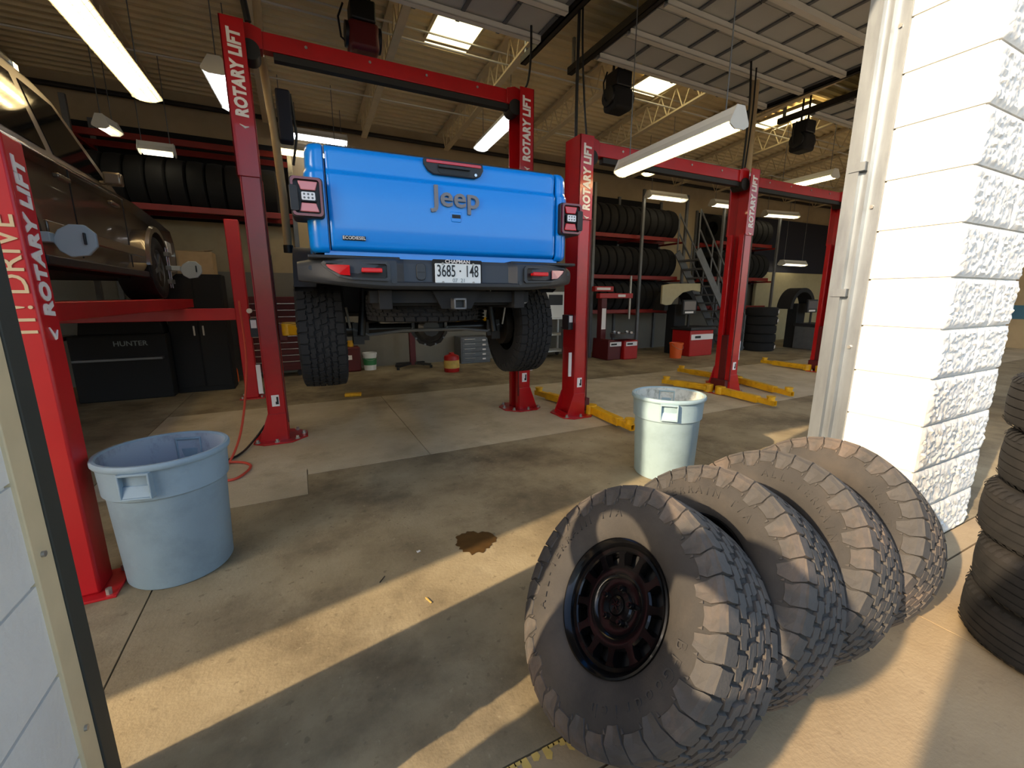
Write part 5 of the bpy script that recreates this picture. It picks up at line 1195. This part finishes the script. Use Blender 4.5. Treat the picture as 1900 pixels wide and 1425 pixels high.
# ---- hose reels and cables under the roof
def reel(label, loc, m, s=1.0):
    r = thing('hose_reel', label, 'hose reel', loc, 0, 'reels hanging under the roof')
    MB().b2((-0.17, -0.15, -0.30), (0.17, 0.15, 0.0)).build('housing', m, r, bev=0.05, seg=3)
    MB().b2((-0.14, -0.14, 0.0), (0.14, 0.14, 0.22)).build('motor_box', 'black', r, bev=0.02)
    MB().cyl((-0.2, 0, -0.12), (0.2, 0, -0.12), 0.13, n=20).build('drum', 'black', r)
    top = deck_z(loc[1]) - loc[2] - 0.02
    for a in (-0.1, 0.1): MB().b2((a - 0.012, -0.012, 0.2), (a + 0.012, 0.012, top)).build('hanger', 'dark_steel', r)
    MB().tube([(-0.2, 0.02, 0.2), (-0.26, 0.02, 0.05), (-0.24, 0.02, -0.15), (-0.17, 0.02, -0.2)], 0.012, 6).build('hose_loop', 'black', r)
    return r
reel('dark maroon hose reel hanging above the pickup truck', (0.98, 5.95, 4.62), 'dark_red')
reel('black motor unit hanging beside the skylight over the empty lift', (4.55, 5.62, 4.50), 'soft_black')
reel('dark motor unit hanging below the far skylight', (8.75, 5.4, 4.46), 'soft_black')
def cable(label, pts, r=0.012, m='black', name='hanging_cable', cat='cable', grp='cables hanging to the lift columns'):
    V = [Vector(q) for q in pts]; sm = []
    for i in range(len(V) - 1):
        a, b, c, d = V[max(i - 1, 0)], V[i], V[i + 1], V[min(i + 2, len(V) - 1)]
        for k in range(6):
            t = k / 6.0; q = 0.5 * ((2 * b) + (c - a) * t + (2 * a - 5 * b + 4 * c - d) * t * t + (3 * b - a - 3 * c + d) * t ** 3)
            q.z = max(q.z, r + 0.001); sm.append(q)
    sm.append(V[-1])
    o = MB().tube(sm, r, 8).build(name, m); return tag(o, label, cat, grp)
cable('thick black cable dropping to the column between pickup and empty lift', [(3.06, 4.5, 5.2), (3.05, 4.49, 4.4), (3.04, 4.48, 3.8), (3.03, 4.46, 3.29)], 0.018)
cable('thin black cable looping to the beam of the empty lift', [(3.1, 4.5, 5.2), (3.09, 4.47, 4.3), (3.13, 4.46, 3.7), (3.18, 4.46, 3.30)], 0.011)
cable('black cable dropping to the far column of the empty lift', [(6.0, 4.6, 5.2), (5.98, 4.5, 4.2), (5.93, 4.47, 3.30)], 0.014)
cable('thin black cable behind the far column of the empty lift', [(6.3, 4.7, 5.2), (6.2, 4.6, 4.2), (6.1, 4.55, 3.5), (6.05, 4.53, 3.30)], 0.011)
cable('black cable curling onto the right column of the tall lift', [(2.75, 5.05, 5.1), (2.76, 5.05, 4.4), (2.73, 5.06, 4.05), (2.66, 5.06, 3.92)], 0.014)
cable('bundle of black cables above the left column of the tall lift', [(-0.3, 5.1, 5.1), (-0.26, 5.08, 4.6), (-0.2, 5.06, 4.2), (-0.17, 5.06, 3.95)], 0.028)
# tan exhaust hoses
eh = thing('exhaust_hose', 'tan exhaust extraction hose hanging beside the left column of the tall lift', 'hose', (-0.03, 5.55, 0))
MB().tube([(-0.06, 0.02, 4.6), (-0.07, 0.0, 3.9), (-0.02, 0.0, 3.2), (0.0, 0, 2.6), (0.0, 0, 2.02)], 0.042, 12).build('hose', 'tan_pipe', eh); MB().cyl((0, 0, 1.98), (0, 0, 2.06), 0.05, n=14).build('nozzle', 'black', eh)
MB().b2((0.02, -0.06, 3.12), (0.16, 0.10, 3.62)).build('fan_box', 'navy', eh, bev=0.02); MB().tube([(0.16, 0.0, 3.6), (0.19, 0, 3.2), (0.13, 0, 2.9)], 0.014, 6).build('cable_loop', 'black', eh)
eh2 = thing('exhaust_hose', 'tan exhaust hose hanging behind the far column of the empty lift', 'hose', (6.42, 4.78, 0))
MB().tube([(0.02, 0, 4.7), (0.04, 0, 3.4), (0.03, 0.02, 2.2), (0.02, 0.02, 1.2)], 0.055, 12).build('hose', 'tan_pipe', eh2); MB().cyl((0.02, 0.02, 1.12), (0.02, 0.02, 1.22), 0.062, n=14).build('nozzle', 'black', eh2)
# red air hose and black lead from the tall lift's left column to the floor
cable('red air hose hanging by the left lift column and curling on the floor', [(-0.60, 5.9, 1.45), (-0.56, 5.5, 0.8), (-0.60, 4.9, 0.25), (-0.68, 4.45, 0.02), (-0.78, 4.2, 0.014), (-0.72, 4.02, 0.014), (-0.58, 4.0, 0.014), (-0.50, 4.25, 0.014), (-0.62, 4.42, 0.014), (-0.85, 4.45, 0.014)], 0.011, 'hose_red', 'air_hose', 'hose', 'hoses at the tall lift')
cable('black power lead curving from the left lift column to the red hose', [(-0.42, 5.06, 0.16), (-0.52, 4.95, 0.05), (-0.64, 4.6, 0.014), (-0.92, 4.3, 0.014), (-0.98, 4.15, 0.014)], 0.011, 'black', 'power_lead', 'cable', 'hoses at the tall lift')
# little scraps on the floor
def scrap(name, label, cat, poly, m, loc, rz):
    tag(MB().prism(poly, 'z', 0.0005, 0.004).build(name, m, None, loc, (0, 0, rz), smooth=0), label, cat, 'scraps on the workshop floor')
scrap('paper_scrap', 'tiny white paper scrap on the floor near the oil stain', 'scrap', [(-0.012, -0.008), (0.012, -0.006), (0.01, 0.008), (0.0, 0.004), (-0.008, 0.01)], 'white', (0.52, 2.31, 0.001), 0.3)
scrap('wood_splinter', 'thin dark splinter on the shaded concrete floor', 'scrap', [(-0.028, -0.002), (0.028, -0.001), (0.03, 0.002), (-0.025, 0.003)], 'dark_steel', (0.28, 2.14, 0.001), 0.9)
scrap('plastic_strip', 'small yellow plastic strip on the sunlit concrete', 'scrap', [(-0.025, -0.003), (0.022, -0.005), (0.03, 0.0), (0.02, 0.003), (-0.025, 0.003)], 'yellow_paint', (0.46, 1.87, 0.001), 1.9)
tag(MB().b2((-0.12, -0.05, 0.003), (0.12, 0.05, 0.05)).build('wheel_chock', 'arm_yellow', None, (0.65, 6.8, 0), (0, 0, -0.2), bev=0.008), 'yellow wheel chock on the floor under the truck', 'chock')

# ================================================================ OUTSIDE, LEFT OF THE DOORWAY (unseen van added to cast shade on the apron)
def shadow_van():
    v = thing('shadow_van', 'unseen white van added outside the doorway to shade the apron', 'van', (-2.25, -0.56, 0), R(180))
    prof = [(0.0, 0.35), (0.0, 2.92), (0.10, 3.02), (3.6, 3.05), (4.2, 2.75), (4.75, 1.6), (5.35, 1.25), (5.5, 1.0), (5.5, 0.4), (5.0, 0.32), (0.4, 0.30)]
    b = MB().prism(prof, 'x', -0.98, 0.98).build('body', 'white', v, bev=0.05, seg=3)
    for s in (-1, 1):
        MB().prism([(3.7, 1.45), (4.72, 1.45), (4.3, 2.2), (3.7, 2.25)], 'x', s * 0.982, s * 0.99).build('side_window', 'glass_dark', b)
        for y in (1.0, 4.6): MB().cyl((s * 0.70, y, 0.36), (s * 1.0, y, 0.36), 0.36, n=24).build('wheel', 'rubber_plain', v)
        MB().b2((s * 0.98, 4.35, 1.35), (s * 1.2, 4.45, 1.75)).build('wing_mirror', 'black_plastic', v, bev=0.02)
    MB().add([(-0.85, 4.73, 1.66), (0.85, 4.73, 1.66), (0.78, 4.26, 2.42), (-0.78, 4.26, 2.42)], [(0, 1, 2, 3)]).build('windscreen', 'glass_dark', b)
    return v
shadow_van()
